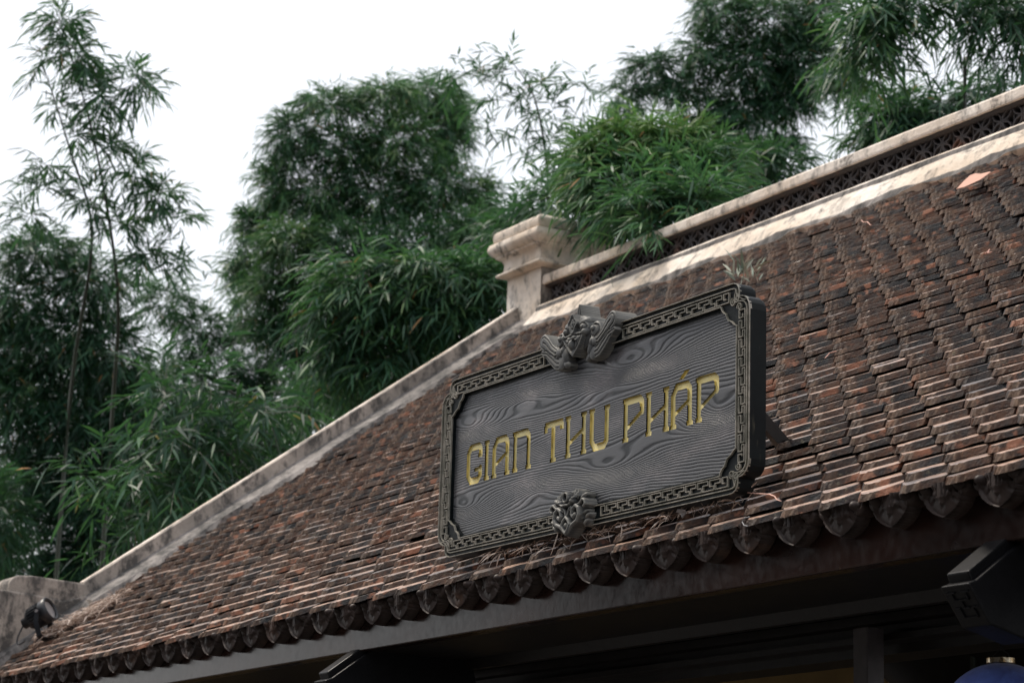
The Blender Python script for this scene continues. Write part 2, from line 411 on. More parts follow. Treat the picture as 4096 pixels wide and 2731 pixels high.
def region(mb, fn, bounds, step, yf, yb, tol=.0002, mi=0, face=True, wall=True, wmi=None, facey=None, flip=False):
    loops = [simplify(L, tol) for L in contours(fn, *bounds, step)]
    loops = [L for L in loops if len(L) >= 3]
    sg = 1 if sum(1 for L in loops if area(L) > 0) and max(loops, key=lambda L: abs(area(L))) and area(max(loops, key=lambda L: abs(area(L)))) > 0 else -1
    outs = [L for L in loops if area(L) * sg > 0]; holes = [L for L in loops if area(L) * sg < 0]
    for L in loops:
        if not wall: break
        n = len(L); V = [(x, yf, z) for x, z in L] + [(x, yb, z) for x, z in L]
        mb.add(V, [(i, (i + 1) % n, (i + 1) % n + n, i + n) if not flip else (i, i + n, (i + 1) % n + n, (i + 1) % n) for i in range(n)], mi if wmi is None else wmi)
    if face:
        fy = yf if facey is None else facey
        for O in outs:
            hs = [h for h in holes if inside(h[0], O)]
            hs = [h for h in hs if not any(o is not O and inside(h[0], o) and abs(area(o)) < abs(area(O)) for o in outs)]
            polys = [[Vector((x, z, 0)) for x, z in L] for L in [O] + hs]
            tri = tessellate_polygon(polys); flat = [v for L in polys for v in L]
            V = [(v.x, fy, v.y) for v in flat]; F = []
            for t in tri:
                a, b, c = (flat[i] for i in t); cr2 = (b - a).cross(c - a).z
                if abs(cr2) < 1e-12: continue
                F.append(tuple(t) if cr2 > 0 else (t[0], t[2], t[1]))   # (x,z) CCW seen from -y
            mb.add(V, F, mi)
def heightfield(name, fn, a0, a1, b0, b1, step, back, mats, parent=None):
    """relief: x=a, z=b, front towards -y by fn (NaN outside); walls drop to +back"""
    na = int(round((a1 - a0) / step)) + 1; nb = int(round((b1 - b0) / step)) + 1
    A, B = np.meshgrid(np.linspace(a0, a1, na), np.linspace(b0, b1, nb), indexing='ij'); H = fn(A, B)
    ins = ~np.isnan(H); H2 = np.where(ins, H, -back)
    V = np.stack([A, -H2, B], -1).reshape(-1, 3)
    c = ins[:-1, :-1].astype(int) + ins[1:, :-1] + ins[1:, 1:] + ins[:-1, 1:]
    I, J = np.nonzero(c > 0); q = I * nb + J
    F = np.stack([q, q + nb, q + nb + 1, q + 1], -1)
    used = np.unique(F); mp = -np.ones(len(V), int); mp[used] = np.arange(len(used))
    me = bpy.data.meshes.new(name); me.from_pydata(V[used].tolist(), [], mp[F].tolist()); me.update()
    for mm in mats: me.materials.append(mm)
    me.polygons.foreach_set('use_smooth', [True] * len(me.polygons))
    return me
def bump_(A, B, ca, cb, ra, rb, h, rot=0.0, p=.5):
    x = A - ca; y = B - cb; c, s = math.cos(rot), math.sin(rot); u = (x * c + y * s) / ra; v = (-x * s + y * c) / rb
    q = 1 - u * u - v * v; return np.where(q > 0, h * np.power(np.maximum(q, 0), p), -1)
def ridge_(A, B, pts, w, h, base=0.0):
    d = d_poly(A, B, pts) / w; return np.where(d < 1, base + h * np.sqrt(np.maximum(1 - d * d, 0)), -1)
def spiral(cx, cy, r0, r1, a0, turns, n=26):
    return [(cx + (r0 + (r1 - r0) * t) * math.cos(a0 + turns * 2 * math.pi * t), cy + (r0 + (r1 - r0) * t) * math.sin(a0 + turns * 2 * math.pi * t)) for t in [i / (n - 1) for i in range(n)]]

# ================================================================== SETTING
g = MB(); n = 24
g.add([(-200, -200, -1.65), (200, -200, -1.65), (200, 200, -1.65), (-200, 200, -1.65)], [(0, 1, 2, 3)])
g.build('ground', M['ground'], kind='structure')

# unseen hall added behind the camera to darken reflections and block front sky light
opp = MB()
opp.prism_x([(-8.0, -1.65), (-8.0, 4.9), (-7.0, 4.6), (-7.0, 4.8), (-11.0, 8.6), (-15.0, 4.8), (-14.6, -1.65)], -24.0, 9.0)
for i in range(9): opp.box(-18.6 + i * 3.3, -18.35 + i * 3.3, -7.75, -7.5, -1.65, 4.7)
opp.build('added_dark_hall', M['timber'], kind='structure')

# ================================================================== BUILDING
bld = thing('tiled_hall', 'old hall with mossy terracotta tile roof, plaster ridge and dark carved eaves', 'building', (-7, 3.47, -1.65))
OFF = Vector((-7, 3.47, -1.65))
def under(o, parent=bld):
    o.parent = parent
    if parent is bld: o.location = o.location - OFF
    return o
TY0, TZ0, DY, DZ, PX = 3.384, .931, .0535, .0390, .1457
T = DZ / DY
XG, XE = -10.30, -2.6
def roofz(y): return TZ0 + T * (y - TY0)

# --- roof deck, front slope and back slope
mb = MB()
YR = 6.31
mb.add([(XG - .25, 3.46, roofz(3.46) - .030), (XE, 3.46, roofz(3.46) - .030), (XE, YR, roofz(YR) - .030), (XG - .25, YR, roofz(YR) - .030),
        (XG - .25, 3.46, roofz(3.46) - .05), (XE, 3.46, roofz(3.46) - .05), (XE, YR, roofz(YR) - .07), (XG - .25, YR, roofz(YR) - .07)],
       [(0, 1, 2, 3), (7, 6, 5, 4), (0, 4, 5, 1), (1, 5, 6, 2), (3, 7, 4, 0)])
mb.add([(XG - .25, YR, roofz(YR) - .030), (XE, YR, roofz(YR) - .030), (XE, 9.2, .93), (XG - .25, 9.2, .93)], [(0, 1, 2, 3)])
roof = under(mb.build('roof', M['deck']))

# --- tile
def tile_geo(r=None):
    fl = [-.026 + .0065 * i for i in range(9)]
    xs = [-.0712, -.052, -.034] + fl + [.034, .052, .0712]
    yb = []; top = []; 
    for i, x in enumerate(xs):
        ax = abs(x); y = .058 * (math.sqrt(ax * ax + .010 ** 2) - .010) / (math.sqrt(.0729 ** 2 + .010 ** 2) - .010)
        k = 3 <= i <= 11
        o = (.0022 if (i % 2) else -.0016) if k else 0.0
        yb.append((x, y + o, 0.0))
        xt = x * (.80 + .2 * (ax / .0712) ** 2) 
        axt = abs(xt); yt = .058 * (math.sqrt(axt * axt + .010 ** 2) - .010) / (math.sqrt(.0729 ** 2 + .010 ** 2) - .010)
        top.append((xt, yt + .0150 + o * .45, .0152 - (.0012 if k and i % 2 else 0)))
    mid = [((a[0] * .15 + b[0] * .85), (a[1] * .22 + b[1] * .78), .0138) for a, b in zip(yb, top)]
    n = len(xs); V = yb + mid + top; F = []
    for L in (0, 1):
        F += [(L * n + i, L * n + i + 1, (L + 1) * n + i + 1, (L + 1) * n + i) for i in range(n - 1)]
    b = len(V); V += [(-.0712, .165, .0152), (.0712, .165, .0152), (-.0712, .165, 0), (.0712, .165, 0)]
    F.append(tuple(2 * n + i for i in range(n)) + (b + 1, b))
    F.append(tuple(range(n))[::-1] + (b + 2, b + 3))
    F += [(0, n, b, b + 2), (n, 2 * n, b), (n - 1, b + 3, b + 1, 2 * n - 1), (n - 1, 2 * n - 1, 3 * n - 1 - n)] if False else [(0, n, 2 * n, b, b + 2), (n - 1, b + 3, b + 1, 3 * n - 1, 2 * n - 1)]
    al = math.atan(.376); c, s = math.cos(al), math.sin(al)
    V = [(x, y * c - z * s, y * s + z * c) for x, y, z in V]
    return V, F
TV, TF = tile_geo()
tiles = []
nrow = int((6.06 - TY0) / DY) + 1
for k in range(nrow):
    y = TY0 + DY * k; z = roofz(y)
    x = -4.446 + (0 if k % 2 == 0 else PX / 2)
    x -= PX * math.floor((x - XG) / PX)
    shift = rnd.uniform(-.006, .006)
    while x < XE:
        if x > XG + .03:
            jx = x + shift + rnd.uniform(-.0035, .0035) + .006 * math.sin(k * 1.3 + x * 2)
            jy = rnd.uniform(-.004, .004) + .004 * math.sin(x * 3.1 + k); jz = rnd.uniform(-.001, .003) + .003 * math.sin(x * 1.7 + k * .4) + (rnd.random() < .04) * rnd.uniform(.004, .010)
            sag = .007 * math.sin((x + 10.3) / 7 * math.pi * 1.3 + .6) * math.sin(k / nrow * 3.14)
            q = Vector((jx, y + jy, z + jz + sag))
            rx, ry, rz = rnd.gauss(0, .014), rnd.gauss(0, .012), rnd.gauss(0, .02)
            tn = min(1, max(0, rnd.gauss(.40, .15) + (rnd.random() < .07) * .35 + (.12 if k < 3 else 0)))
            tiles.append((q, (rx, ry, rz), tn))
        x += PX
def vis_key(t):
    q = t[0]; d = q.dot(cf); u = 512 + q.dot(cr) / d * FPX / 4; v = 341 - q.dot(cu) / d * FPX / 4
    inf = (-15 < u < 1040) and v < 640
    hid = (445 < u < 755 and (290 + (755 - u) * .35) < v < (490 + (755 - u) * .21))
    return (0 if (inf and not hid) else 1, d)
tiles.sort(key=vis_key)
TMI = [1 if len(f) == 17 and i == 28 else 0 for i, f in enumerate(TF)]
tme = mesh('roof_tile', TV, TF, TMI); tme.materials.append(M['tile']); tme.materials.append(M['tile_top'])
NOSE = [(max(0.0, 1 - (abs(v[0]) / .032) ** 4) if i < 30 else 0.0) for i, v in enumerate(TV)]
a_n = tme.attributes.new('nose', 'FLOAT', 'POINT'); a_n.data.foreach_set('value', NOSE)
variants = [tme]
for k in range(5):
    t2 = tme.copy(); t2.name = 'roof_tile'; variants.append(t2)
    for v in t2.vertices: v.co += Vector((rnd.gauss(0, .0006), rnd.gauss(0, .0011), rnd.gauss(0, .0007)))
    i = rnd.randrange(3, 12)
    for j in (i, i + 15, i + 30): t2.vertices[j].co += Vector((0, .004, .001))
for q, rr, tn in tiles[:300]:
    o = bpy.data.objects.new('roof_tile', variants[rnd.randrange(6)]); COL.objects.link(o); o.parent = roof
    o.location = q; o.rotation_euler = rr; o['tone'] = tn
# one mesh for the remaining tiles
TVn = np.array(TV); allV = []; allF = []; tones = []
tv = len(TV)
for i, (q, rr, tn) in enumerate(tiles[300:]):
    Rm = np.array(Matrix.Rotation(rr[2], 3, 'Z') @ Matrix.Rotation(rr[1], 3, 'Y') @ Matrix.Rotation(rr[0], 3, 'X'))
    allV.append(TVn @ Rm.T + np.array(q)); allF += [tuple(j + i * tv for j in f) for f in TF]; tones += [tn] * tv
allV = np.concatenate(allV); allV += rng.normal(size=allV.shape) * np.array([.0005, .0010, .0006])
me = bpy.data.meshes.new('roof_tiles_far'); me.from_pydata(allV.tolist(), [], allF); me.update()
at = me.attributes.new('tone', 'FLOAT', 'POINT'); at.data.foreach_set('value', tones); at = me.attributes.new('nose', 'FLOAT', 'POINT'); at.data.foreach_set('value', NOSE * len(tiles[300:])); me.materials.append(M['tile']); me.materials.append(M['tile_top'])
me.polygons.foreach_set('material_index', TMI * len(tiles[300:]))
farT = bpy.data.objects.new('roof_tiles', me); COL.objects.link(farT); farT.parent = roof; farT['kind'] = 'stuff'

# --- wobble helper for plaster edges
def wob(x, s=1.0, ph=0.0): return s * (.5 * math.sin(x * 9.1 + ph) + .3 * math.sin(x * 23.7 + ph * 2) + .2 * math.sin(x * 51 + ph * 3))
def sweep_x(profs, x0, x1, step, wobs=None, mats=None, ph=0.0, mi=None):
    """profile list of (y,z,w) swept along x with wobble amplitude w (closed polygon)"""
    m_ = MB(); n = len(profs); ns = max(2, int((x1 - x0) / step)); V = []
    for i in range(ns + 1):
        x = x0 + (x1 - x0) * i / ns
        for j, (y, z, w) in enumerate(profs):
            V.append((x, y + wob(x, w, ph + j * 1.3) * .7, z + wob(x, w, ph + j * 1.7 + 2)))
    F = []; mis = []
    for i in range(ns):
        for j in range(n):
            F.append((i * n + j, (i + 1) * n + j, (i + 1) * n + (j + 1) % n, i * n + (j + 1) % n)); mis.append(mi[j] if mi else 0)
    F += [tuple(range(n)), tuple(range(ns * n, (ns + 1) * n))[::-1]]; mis += [0, 0]
    m_.V = V; m_.F = F; m_.mi = mis
    return m_
XP = -10.112   # right face of the pier
# ridge wall (base band, lattice field, cap)
base = sweep_x([(6.038, roofz(6.045) + .008, .014), (6.054, roofz(6.045) + .034, .010), (6.085, 2.955, .004), (6.118, 2.995, .003), (6.124, 3.018, .002), (6.150, 3.036, .002), (6.250, 3.040, 0), (6.37, 3.040, 0), (6.60, 2.86, 0), (6.60, 2.70, 0), (6.10, 2.80, 0)],
               XP + .001, XE, .05, ph=1.0, mi=[1, 0, 0, 1, 0, 0, 0, 0, 0, 0, 0])
ridge = under(base.build('ridge_wall', [M['plaster'], M['mortar']]))
cap = sweep_x([(6.160, 3.145, .0012), (6.158, 3.155, .001), (6.160, 3.186, .0015), (6.170, 3.196, .001), (6.31, 3.206, .001), (6.45, 3.196, 0), (6.46, 3.145, 0)], XP + .001, XE, .07, ph=4.0)
cap.build('ridge_cap', M['plaster'], ridge)
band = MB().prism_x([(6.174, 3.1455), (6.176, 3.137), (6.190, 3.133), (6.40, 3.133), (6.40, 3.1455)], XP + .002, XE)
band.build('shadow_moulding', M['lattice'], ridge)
mb = MB().box(XP + .002, XE, 6.290, 6.305, 3.038, 3.133)
mb.build('lattice_backing', M['deck'], ridge)
# lattice block: four pointed petals with open centres
def petal(cx, cy, ang, L, w, n=9):
    pts = []
    for i in range(n): t = i / (n - 1); pts.append((t * L, w * math.sin(math.pi * t)))
    for i in range(n - 2, 0, -1): t = i / (n - 1); pts.append((t * L, -w * math.sin(math.pi * t)))
    c, s = math.cos(ang), math.sin(ang); return [(cx + x * c - y * s, cy + x * s + y * c) for x, y in pts]
mb = MB()
for a in (45, 135, 225, 315):
    mb.ribbon(petal(.004 * math.cos(R(a)), .004 * math.sin(R(a)), R(a), .074, .0165), .009, -.022, .022, closed=True)
for a in (0, 90, 180, 270):
    mb.add(*(lambda V: (V, [(0, 1, 2), (3, 5, 4), (0, 3, 4, 1), (1, 4, 5, 2), (2, 5, 3, 0)]))([(math.cos(R(a + d)) * l, y, math.sin(R(a + d)) * l) for y in (-.020, .02) for d, l in ((-60, .008), (0, .040), (60, .008))]))
mb.ribbon([(-.0565, -.0565), (.0565, -.0565), (.0565, .0565), (-.0565, .0565)], .004, -.012, .022, closed=True)
V = [(.011 * math.cos(t * math.pi / 4), -.018, .011 * math.sin(t * math.pi / 4)) for t in range(8)] + [(0, -.027, 0)]
mb.add(V, [(i, (i + 1) % 8, 8) for i in range(8)])
lme = mesh('lattice_block', mb.V, mb.F); lme.materials.append(M['lattice'])
x = -7.454
while x > XP + .06: x -= .1172
x += .1172
while x < -4.0:
    o = bpy.data.objects.new('lattice_block', lme); COL.objects.link(o); o.parent = ridge; o.location = (x, 6.218, 3.096); o.scale = (1, 1, .78); x += .1172
    o.rotation_euler = (0, rnd.uniform(-.02, .02), 0)

# --- pier with moulded capital
def ring_prism(mb, cx, cy, hx, prof, mi=0):
    """square moulding: prof list of (offset, z)"""
    V = []
    for o_, z in prof:
        for sx, sy in ((-1, -1), (1, -1), (1, 1), (-1, 1)): V.append((cx + sx * (hx + o_), cy + sy * (hx + o_), z))
    n = len(prof); F = [(4 * i + k, 4 * i + (k + 1) % 4, 4 * (i + 1) + (k + 1) % 4, 4 * (i + 1) + k) for i in range(n - 1) for k in range(4)]
    F += [(3, 2, 1, 0), tuple(4 * (n - 1) + k for k in range(4))]
    mb.add(V, F, mi)
PCX, PCY = -10.278, 6.316
mb = MB(); ring_prism(mb, PCX, PCY, .166, [(0, 2.86), (0, 3.246)]); mb.mi[1] = 1
pier = under(mb.build('ridge_pier', [M['plaster'], M['plaster_dirty']]))
def arc(o0, z0, o1, z1, bul, n=6):
    L = []
    for i in range(n + 1):
        t = i / n; nx, nz = (z1 - z0), -(o1 - o0); k = math.sin(math.pi * t) * bul
        L.append((o0 + (o1 - o0) * t + nx * k, z0 + (z1 - z0) * t + nz * k))
    return L
mb = MB()
prof = [(-.02, 3.236)] + arc(.012, 3.240, .018, 3.278, .9, 8) + [(.018, 3.284)] + arc(.018, 3.286, .050, 3.350, -.22, 7) + [(.050, 3.356), (.060, 3.362)] + arc(.064, 3.364, .074, 3.424, .22, 6) + [(.056, 3.430), (.050, 3.434)] + arc(.058, 3.436, .060, 3.478, .06, 4) + [(.054, 3.488), (.030, 3.503), (-.10, 3.512)]
ring_prism(mb, PCX, PCY, .166, prof)
o = mb.build('capital', M['plaster'], pier); bv = o.modifiers.new('bevel', 'BEVEL'); bv.width = .006; bv.segments = 2; bv.limit_method = 'ANGLE'; bv.angle_limit = R(50)
# --- verge curb down the gable
sl_ = math.hypot(1, T)
def sweep_s(prof, y0, y1, step, ph=0.0, mi=None):
    """prof (x, h, w) swept down the slope in the roof plane"""
    m_ = MB(); n = len(prof); ns = max(2, int(abs(y1 - y0) / step)); V = []
    for i in range(ns + 1):
        y = y0 + (y1 - y0) * i / ns
        for j, (x, h, w) in enumerate(prof):
            V.append((x + wob(y, w, ph + j * 1.1), y, roofz(y) + h + wob(y, w * .6, ph + j * 2.1)))
    F = []; mis = []
    for i in range(ns):
        for j in range(n): F.append((i * n + j, i * n + (j + 1) % n, (i + 1) * n + (j + 1) % n, (i + 1) * n + j)); mis.append(mi[j] if mi else 0)
    F += [tuple(range(n))[::-1], tuple(range(ns * n, (ns + 1) * n))]; mis += [0, 0]
    m_.V = V; m_.F = F; m_.mi = mis
    return m_
curb = sweep_s([(-10.165, -.004, .016), (-10.185, .026, .010), (-10.262, .044, .004), (-10.297, .056, .001), (-10.302, .122, .001), (-10.325, .128, .001), (-10.362, .129, .001), (-10.40, .06, 0), (-10.51, -.05, 0), (-10.25, -.03, 0)],
               3.90, 6.135, .05, ph=2.0, mi=[1, 1, 1, 0, 0, 2, 0, 0, 0, 0])
verge = under(curb.build('verge_curb', [M['plaster_dirty'], M['mortar'], M['plaster']]))
# --- stepped end block at the foot of the verge
def block_prof(pts, x0, x1, mi=0, m_=None):
    m_ = m_ or MB(); m_.prism_x(pts, x0, x1, mi); return m_
a_ = [(3.548, 1.30), (3.548, 1.375)] + [(3.548 + .052 * (1 - math.cos(t * math.pi / 12)), 1.380 + .052 * math.sin(t * math.pi / 12)) for t in range(1, 7)] + [(3.66, 1.436), (3.80, 1.429), (3.905, 1.424), (4.02, 1.48), (4.02, 1.33), (3.84, 1.26)]
mb = block_prof(a_[::-1], -10.50, -10.300)
endb = under(mb.build('end_block', M['plaster_dirty']))
bv = endb.modifiers.new('bevel', 'BEVEL'); bv.width = .008; bv.segments = 2
b_ = [(3.30, .80), (3.30, 1.352), (3.42, 1.357), (3.54, 1.359), (3.66, 1.352), (3.80, 1.335), (3.92, 1.372), (3.92, 1.30), (3.50, 1.02), (3.40, .90)]
mb = block_prof(b_[::-1], -10.52, -10.285); o = mb.build('lower_step', M['plaster_dirty'], endb)
bv = o.modifiers.new('bevel', 'BEVEL'); bv.width = .008; bv.segments = 2
skirt = sweep_s([(-10.215, .003, .012), (-10.235, .030, .006), (-10.270, .045, .004), (-10.298, .050, 0), (-10.298, -.05, 0), (-10.22, -.03, 0)], 3.40, 3.93, .04, ph=5)
skirt.build('mortar_fillet', M['mortar'], endb)

# --- fascia with lotus pendants
fas = MB().prism_x([(3.470, .807), (3.470, .925), (3.49, .965), (3.52, .965), (3.52, .807)][::-1], XG - .2, XE)
fascia = under(fas.build('fascia_board', M['fascia']))
bv = fascia.modifiers.new('bevel', 'BEVEL'); bv.width = .004; bv.segments = 2
def lotus(A, B):
    B = B / .72
    a = np.abs(A)
    t = np.clip(B / .090, 0, 1)
    w = .060 * np.power(np.sin(t * math.pi / 2), .80) + .006 * np.sin(t * math.pi) - .010 * np.exp(-((B - .004) / .012) ** 2)
    d = np.minimum((w - a), .2) * np.where(B < .09, .80, 1)            # >0 inside the big leaf
    H = np.full(A.shape, -1.0)
    leaf = np.where(d > 0, .010 + .004 * np.cos(np.clip(d / .010, 0, 1) * math.pi) - .003, -1)
    leaf = np.where(d > .009, .0045 + .006 * np.clip((d - .009) / .03, 0, 1), leaf)
    ang = np.arctan2(A, (.098 - B)); rr = np.hypot(A, .098 - B)
    vein = np.cos(ang * 9.0)
    leaf = np.where((d > .009) & (rr > .042), leaf - .0050 * np.clip(vein, 0, 1) ** 2.5 * np.clip(1 - (rr - .042) / .032, 0, 1), leaf)
    H = np.maximum(H, leaf)
    # inner lobed petal
    tb = np.clip((B - .046) / .05, 0, 1); wi = .031 * np.sqrt(tb) + .004 * np.sin(B * 190)
    di = np.where(B > .046, wi - a, -1)
    inner = np.where(di > 0, .012 + .008 * np.sqrt(np.clip(di / .018, 0, 1)), -1)
    gr = np.minimum(np.abs(a - .008 - (.1 - B) * .05), np.abs(a - .020 + (.1 - B) * .1))
    inner = np.where((di > .003) & (gr < .0028) & (B > .070), inner - .005 * (1 - gr / .0028), inner)
    H = np.maximum(H, inner)
    # side scrolls and beads
    H = np.maximum(H, bump_(a, B, .058, .098, .024, .032, .012, .25, .35))
    ring = d_poly(a, B, spiral(.058, .098, .023, .010, -2.2, -.9, 16))
    H = np.where((ring < .0025) & (H > 0), H - .004, H)
    H = np.maximum(H, bump_(a, B, .053, .098, .0135, .019, .024, .15, .5))
    H = H * 1.05
    return np.where(H > 0, H, np.nan)
lm = heightfield('lotus_pendant', lotus, -.0855, .0855, -.001, .080, .0017, .030, [M['lotus']])
P0 = Vector((-6.2045, 3.424, .8653)); x = P0.x - .175 * 25; i = 0
while x < XE - .1:
    if x > XG - .05:
        o = bpy.data.objects.new('lotus_pendant', lm); COL.objects.link(o); o.parent = fascia
        o.location = (x * 1.0035 + rnd.uniform(-.002, .002), 3.438, .868); o.rotation_euler = (rnd.uniform(-.02, .04), rnd.uniform(-.03, .03), rnd.uniform(-.03, .03))
    x += .175

# --- under the eave: soffit, lintels, posts, inner wall
mb = MB().prism_x([(3.521, .809), (3.521, .830), (3.86, .830), (3.86, .809)][::-1], XG - .2, XE)
mb.prism_x([(3.840, .8085), (3.880, .8085), (3.880, .778), (3.852, .778)][::-1], XG - .2, XE)
soff = under(mb.build('soffit_board', M['timber']))
mb = MB()
mb.prism_x([(3.98, .800), (3.965, .792), (3.965, .770), (3.985, .764), (3.985, .742), (3.96, .738), (3.96, .722), (3.99, .714), (3.99, .690), (4.12, .690), (4.12, .86), (3.98, .86)][::-1], XG, XE)
lint = under(mb.build('lintel', M['timber']))
mb = MB(); 
for xx in (-4.835,):
    mb.box(xx, xx + .057, 3.90, 3.955, -1.65, .752)
post = under(mb.build('post', M['post'])); bv = post.modifiers.new('bevel', 'BEVEL'); bv.width = .003; bv.segments = 2
for xx in (-8.6, -6.72, -2.9): under(MB().box(xx, xx + .12, 4.0, 4.12, -1.65, .69).build('inner_post', M['timber']))
# rafters below the deck
mb = MB()
for i in range(18):
    xx = XG + .1 + i * .44
    mb.add([(xx, 3.53, roofz(3.53) - .09), (xx + .05, 3.53, roofz(3.53) - .09), (xx + .05, 6.2, roofz(6.2) - .09), (xx, 6.2, roofz(6.2) - .09), (xx, 3.53, roofz(3.53) - .052), (xx + .05, 3.53, roofz(3.53) - .052), (xx + .05, 6.2, roofz(6.2) - .052), (xx, 6.2, roofz(6.2) - .052)],
           [(3, 2, 1, 0), (0, 1, 5, 4), (1, 2, 6, 5), (2, 3, 7, 6), (3, 0, 4, 7)])
under(mb.build('rafters', M['timber']))
mb = MB().box(XG - .1, XE, 9.10, 9.2, -1.65, .93); under(mb.build('back_wall', M['timber']))
mb = MB().add([(XG, 3.6, -1.65), (XG, 9.1, -1.65), (XG, 9.1, .93), (XG, 6.31, 2.95), (XG, 3.6, 1.0)], [(0, 1, 2, 3, 4)]); under(mb.build('gable_wall', M['ochre']))

# --- bracket beams
def bracket(xl, xr, label=None):
    mb = MB(); s = .73
    def zt(y): return .735 + s * (y - 3.362)
    # neck
    mb.prism_x([(3.362, .735), (3.80, zt(3.80)), (3.80, zt(3.80) - .03), (3.372, .712)], xl, xr)
    # lower body with sloping carved end
    w = .014
    mb.prism_x([(3.349, .707), (3.372, .716), (3.80, zt(3.80) - .026), (3.90, .70), (3.52, .60), (3.409, .627)], xl - .006, xr + w)
    o = under(mb.build('bracket_beam', M['black'])); bv = o.modifiers.new('bevel', 'BEVEL'); bv.width = .004; bv.segments = 2
    # key pattern grooves shown as raised fillets on the sloping end
    k = MB(); e0 = Vector((0, 3.349, .707)); e1 = Vector((0, 3.409, .627)); dn = (e1 - e0); nn = Vector((0, -dn.z, dn.y)).normalized() * -1
    if nn.y > 0: nn = -nn
    def bar(u0, u1, v0, v1):
        V = []
        for h in (0.0, .0035):
            for u, v in ((u0, v0), (u1, v0), (u1, v1), (u0, v1)):
                p = e0 + dn * v + nn * h; V.append((xl - .006 + (xr + w - xl + .006) * u, p.y, p.z))
        k.add(V, [(4, 5, 6, 7), (0, 1, 5, 4), (1, 2, 6, 5), (2, 3, 7, 6), (3, 0, 4, 7)])
    for u0, u1, v0, v1 in ((.12, .42, .16, .19), (.62, .88, .16, .19), (.28, .78, .34, .37), (.14, .32, .53, .56), (.42, .66, .53, .56), (.76, .94, .53, .56), (.30, .78, .76, .79), (.28, .31, .19, .37), (.75, .78, .19, .37), (.48, .51, .37, .53), (.30, .33, .56, .79), (.75, .78, .56, .79)):
        bar(u0, u1, v0, v1)
    k.build('key_carving', M['black'], o)
    return o
bracket(-3.859, -3.790)
bracket(-6.800, -6.735)

# ================================================================== SIGN
SX, SZ = -5.434, 1.299
sign = thing('hanging_name_board', 'dark carved name board with gold recessed lettering resting on the roof tiles', 'sign', (SX, 3.47, 1.03))
so_ = Vector((SX, 3.47, 1.03))
def us(o):
    o.parent = sign; o.location = -so_; return o
HW, HH = .7715, .267
def lobes(hw, hh, q=1.0):
    """outline with notched corners (quarter), q scales the corner"""
    pts = []
    a = [(-.080, 0), (-.066, -.001), (-.054, -.006), (-.047, -.014), (-.044, -.025), (-.044, -.038), (-.034, -.0385), (-.022, -.042), (-.011, -.050), (-.003, -.062), (0, -.078)]
    for sx, sz in ((1, 1), (1, -1), (-1, -1), (-1, 1)):
        L = [(sx * (hw + x * q), sz * (hh + z * q)) for x, z in a]
        if sx * sz < 0: L = L[::-1]
        pts += L
    return [(x + SX, z + SZ) for x, z in pts]
OUT = lobes(HW, HH)
sdo = lambda A, B: sd_poly(A, B, OUT)
bnd = (SX - .80, SX + .80, SZ - .30, SZ + .30)
# inner opening: scalloped corners
def inner_pts(hw, hh):
    a = [(-.066, 0), (-.062, -.010), (-.054, -.018), (-.046, -.022), (-.041, -.032), (-.036, -.040), (-.026, -.044), (-.018, -.048), (-.010, -.056), (0, -.060)]
    pts = []
    for sx, sz in ((1, 1), (1, -1), (-1, -1), (-1, 1)):
        L = [(sx * (hw + x), sz * (hh + z)) for x, z in a]
        if sx * sz < 0: L = L[::-1]
        pts += L
    return [(x + SX, z + SZ) for x, z in pts]
INN = inner_pts(HW - .058, HH - .053)
sdi = lambda A, B: sd_poly(A, B, INN)
yF = 3.440
mb = MB()
# body: rounded back edge, lip, stepped faces
region(mb, lambda A, B: sdo(A, B), bnd, .004, yF + .003, 3.486, face=False)
region(mb, lambda A, B: sdo(A, B) + .004, bnd, .004, 3.486, 3.495, face=False)
region(mb, lambda A, B: np.maximum(sdo(A, B), -(sdo(A, B) + .0018)), bnd, .0010, yF, yF + .008, mi=1)
region(mb, lambda A, B: np.maximum(sdo(A, B) + .002, -sdi(A, B)), bnd, .003, yF + .007, yF + .020)
# back plate
region(mb, lambda A, B: sdo(A, B) + .004, bnd, .004, 3.4945, 3.4955, wall=False)
frame = us(mb.build('frame', [M['sign'], M['sign_line']]))
mb = MB()
for lo, hi in ((.0125, .0148),):
    region(mb, lambda A, B: np.maximum(sdo(A, B) + lo, -(sdo(A, B) + hi)), bnd, .0015, yF + .002, yF + .010)
region(mb, lambda A, B: np.maximum(sdi(A, B) - .0030, -(sdi(A, B) - .0007)), bnd, .0013, yF + .001, yF + .010)
us(mb.build('border_lines', M['sign_line']))
mb = MB()
region(mb, lambda A, B: np.maximum(sdi(A, B) - .0005, -(sdi(A, B) + .007)), bnd, .002, yF + .012, yF + .022)
us(mb.build('inner_moulding', M['sign']))
# meander bands
def meander(x0, x1, z0, H, n):
    P = (x1 - x0) / n; pts = [(x0 + .30 * P, z0 + .40 * H), (x0 + .30 * P, z0 + .62 * H), (x0 + .02 * P, z0 + .62 * H)] if False else []
    pts = [(x0 + .28 * P, z0 + .35 * H), (x0 + .28 * P, z0 + .70 * H), (x0, z0 + H)][:0]
    pts = [(x0 + .30 * P, z0 + .40 * H), (x0 + .40 * P, z0 + .40 * H), (x0 + .40 * P, z0 + H), (x0, z0 + H), (x0, z0)]
    u = 0
    for i in range(n - 1):
        b = x0 + i * P
        pts += [(b + .88 * P, z0), (b + .88 * P, z0 + .40 * H), (b + .56 * P, z0 + .40 * H), (b + .56 * P, z0 + H), (b + 1.42 * P, z0 + H), (b + 1.42 * P, z0 + .60 * H), (b + 1.0 * P, z0 + .60 * H), (b + 1.0 * P, z0)]
    pts += [(x1, z0), (x1, z0 + H), (x1 - .42 * P, z0 + H), (x1 - .42 * P, z0 + .42 * H), (x1 - .22 * P, z0 + .42 * H)]
    return pts
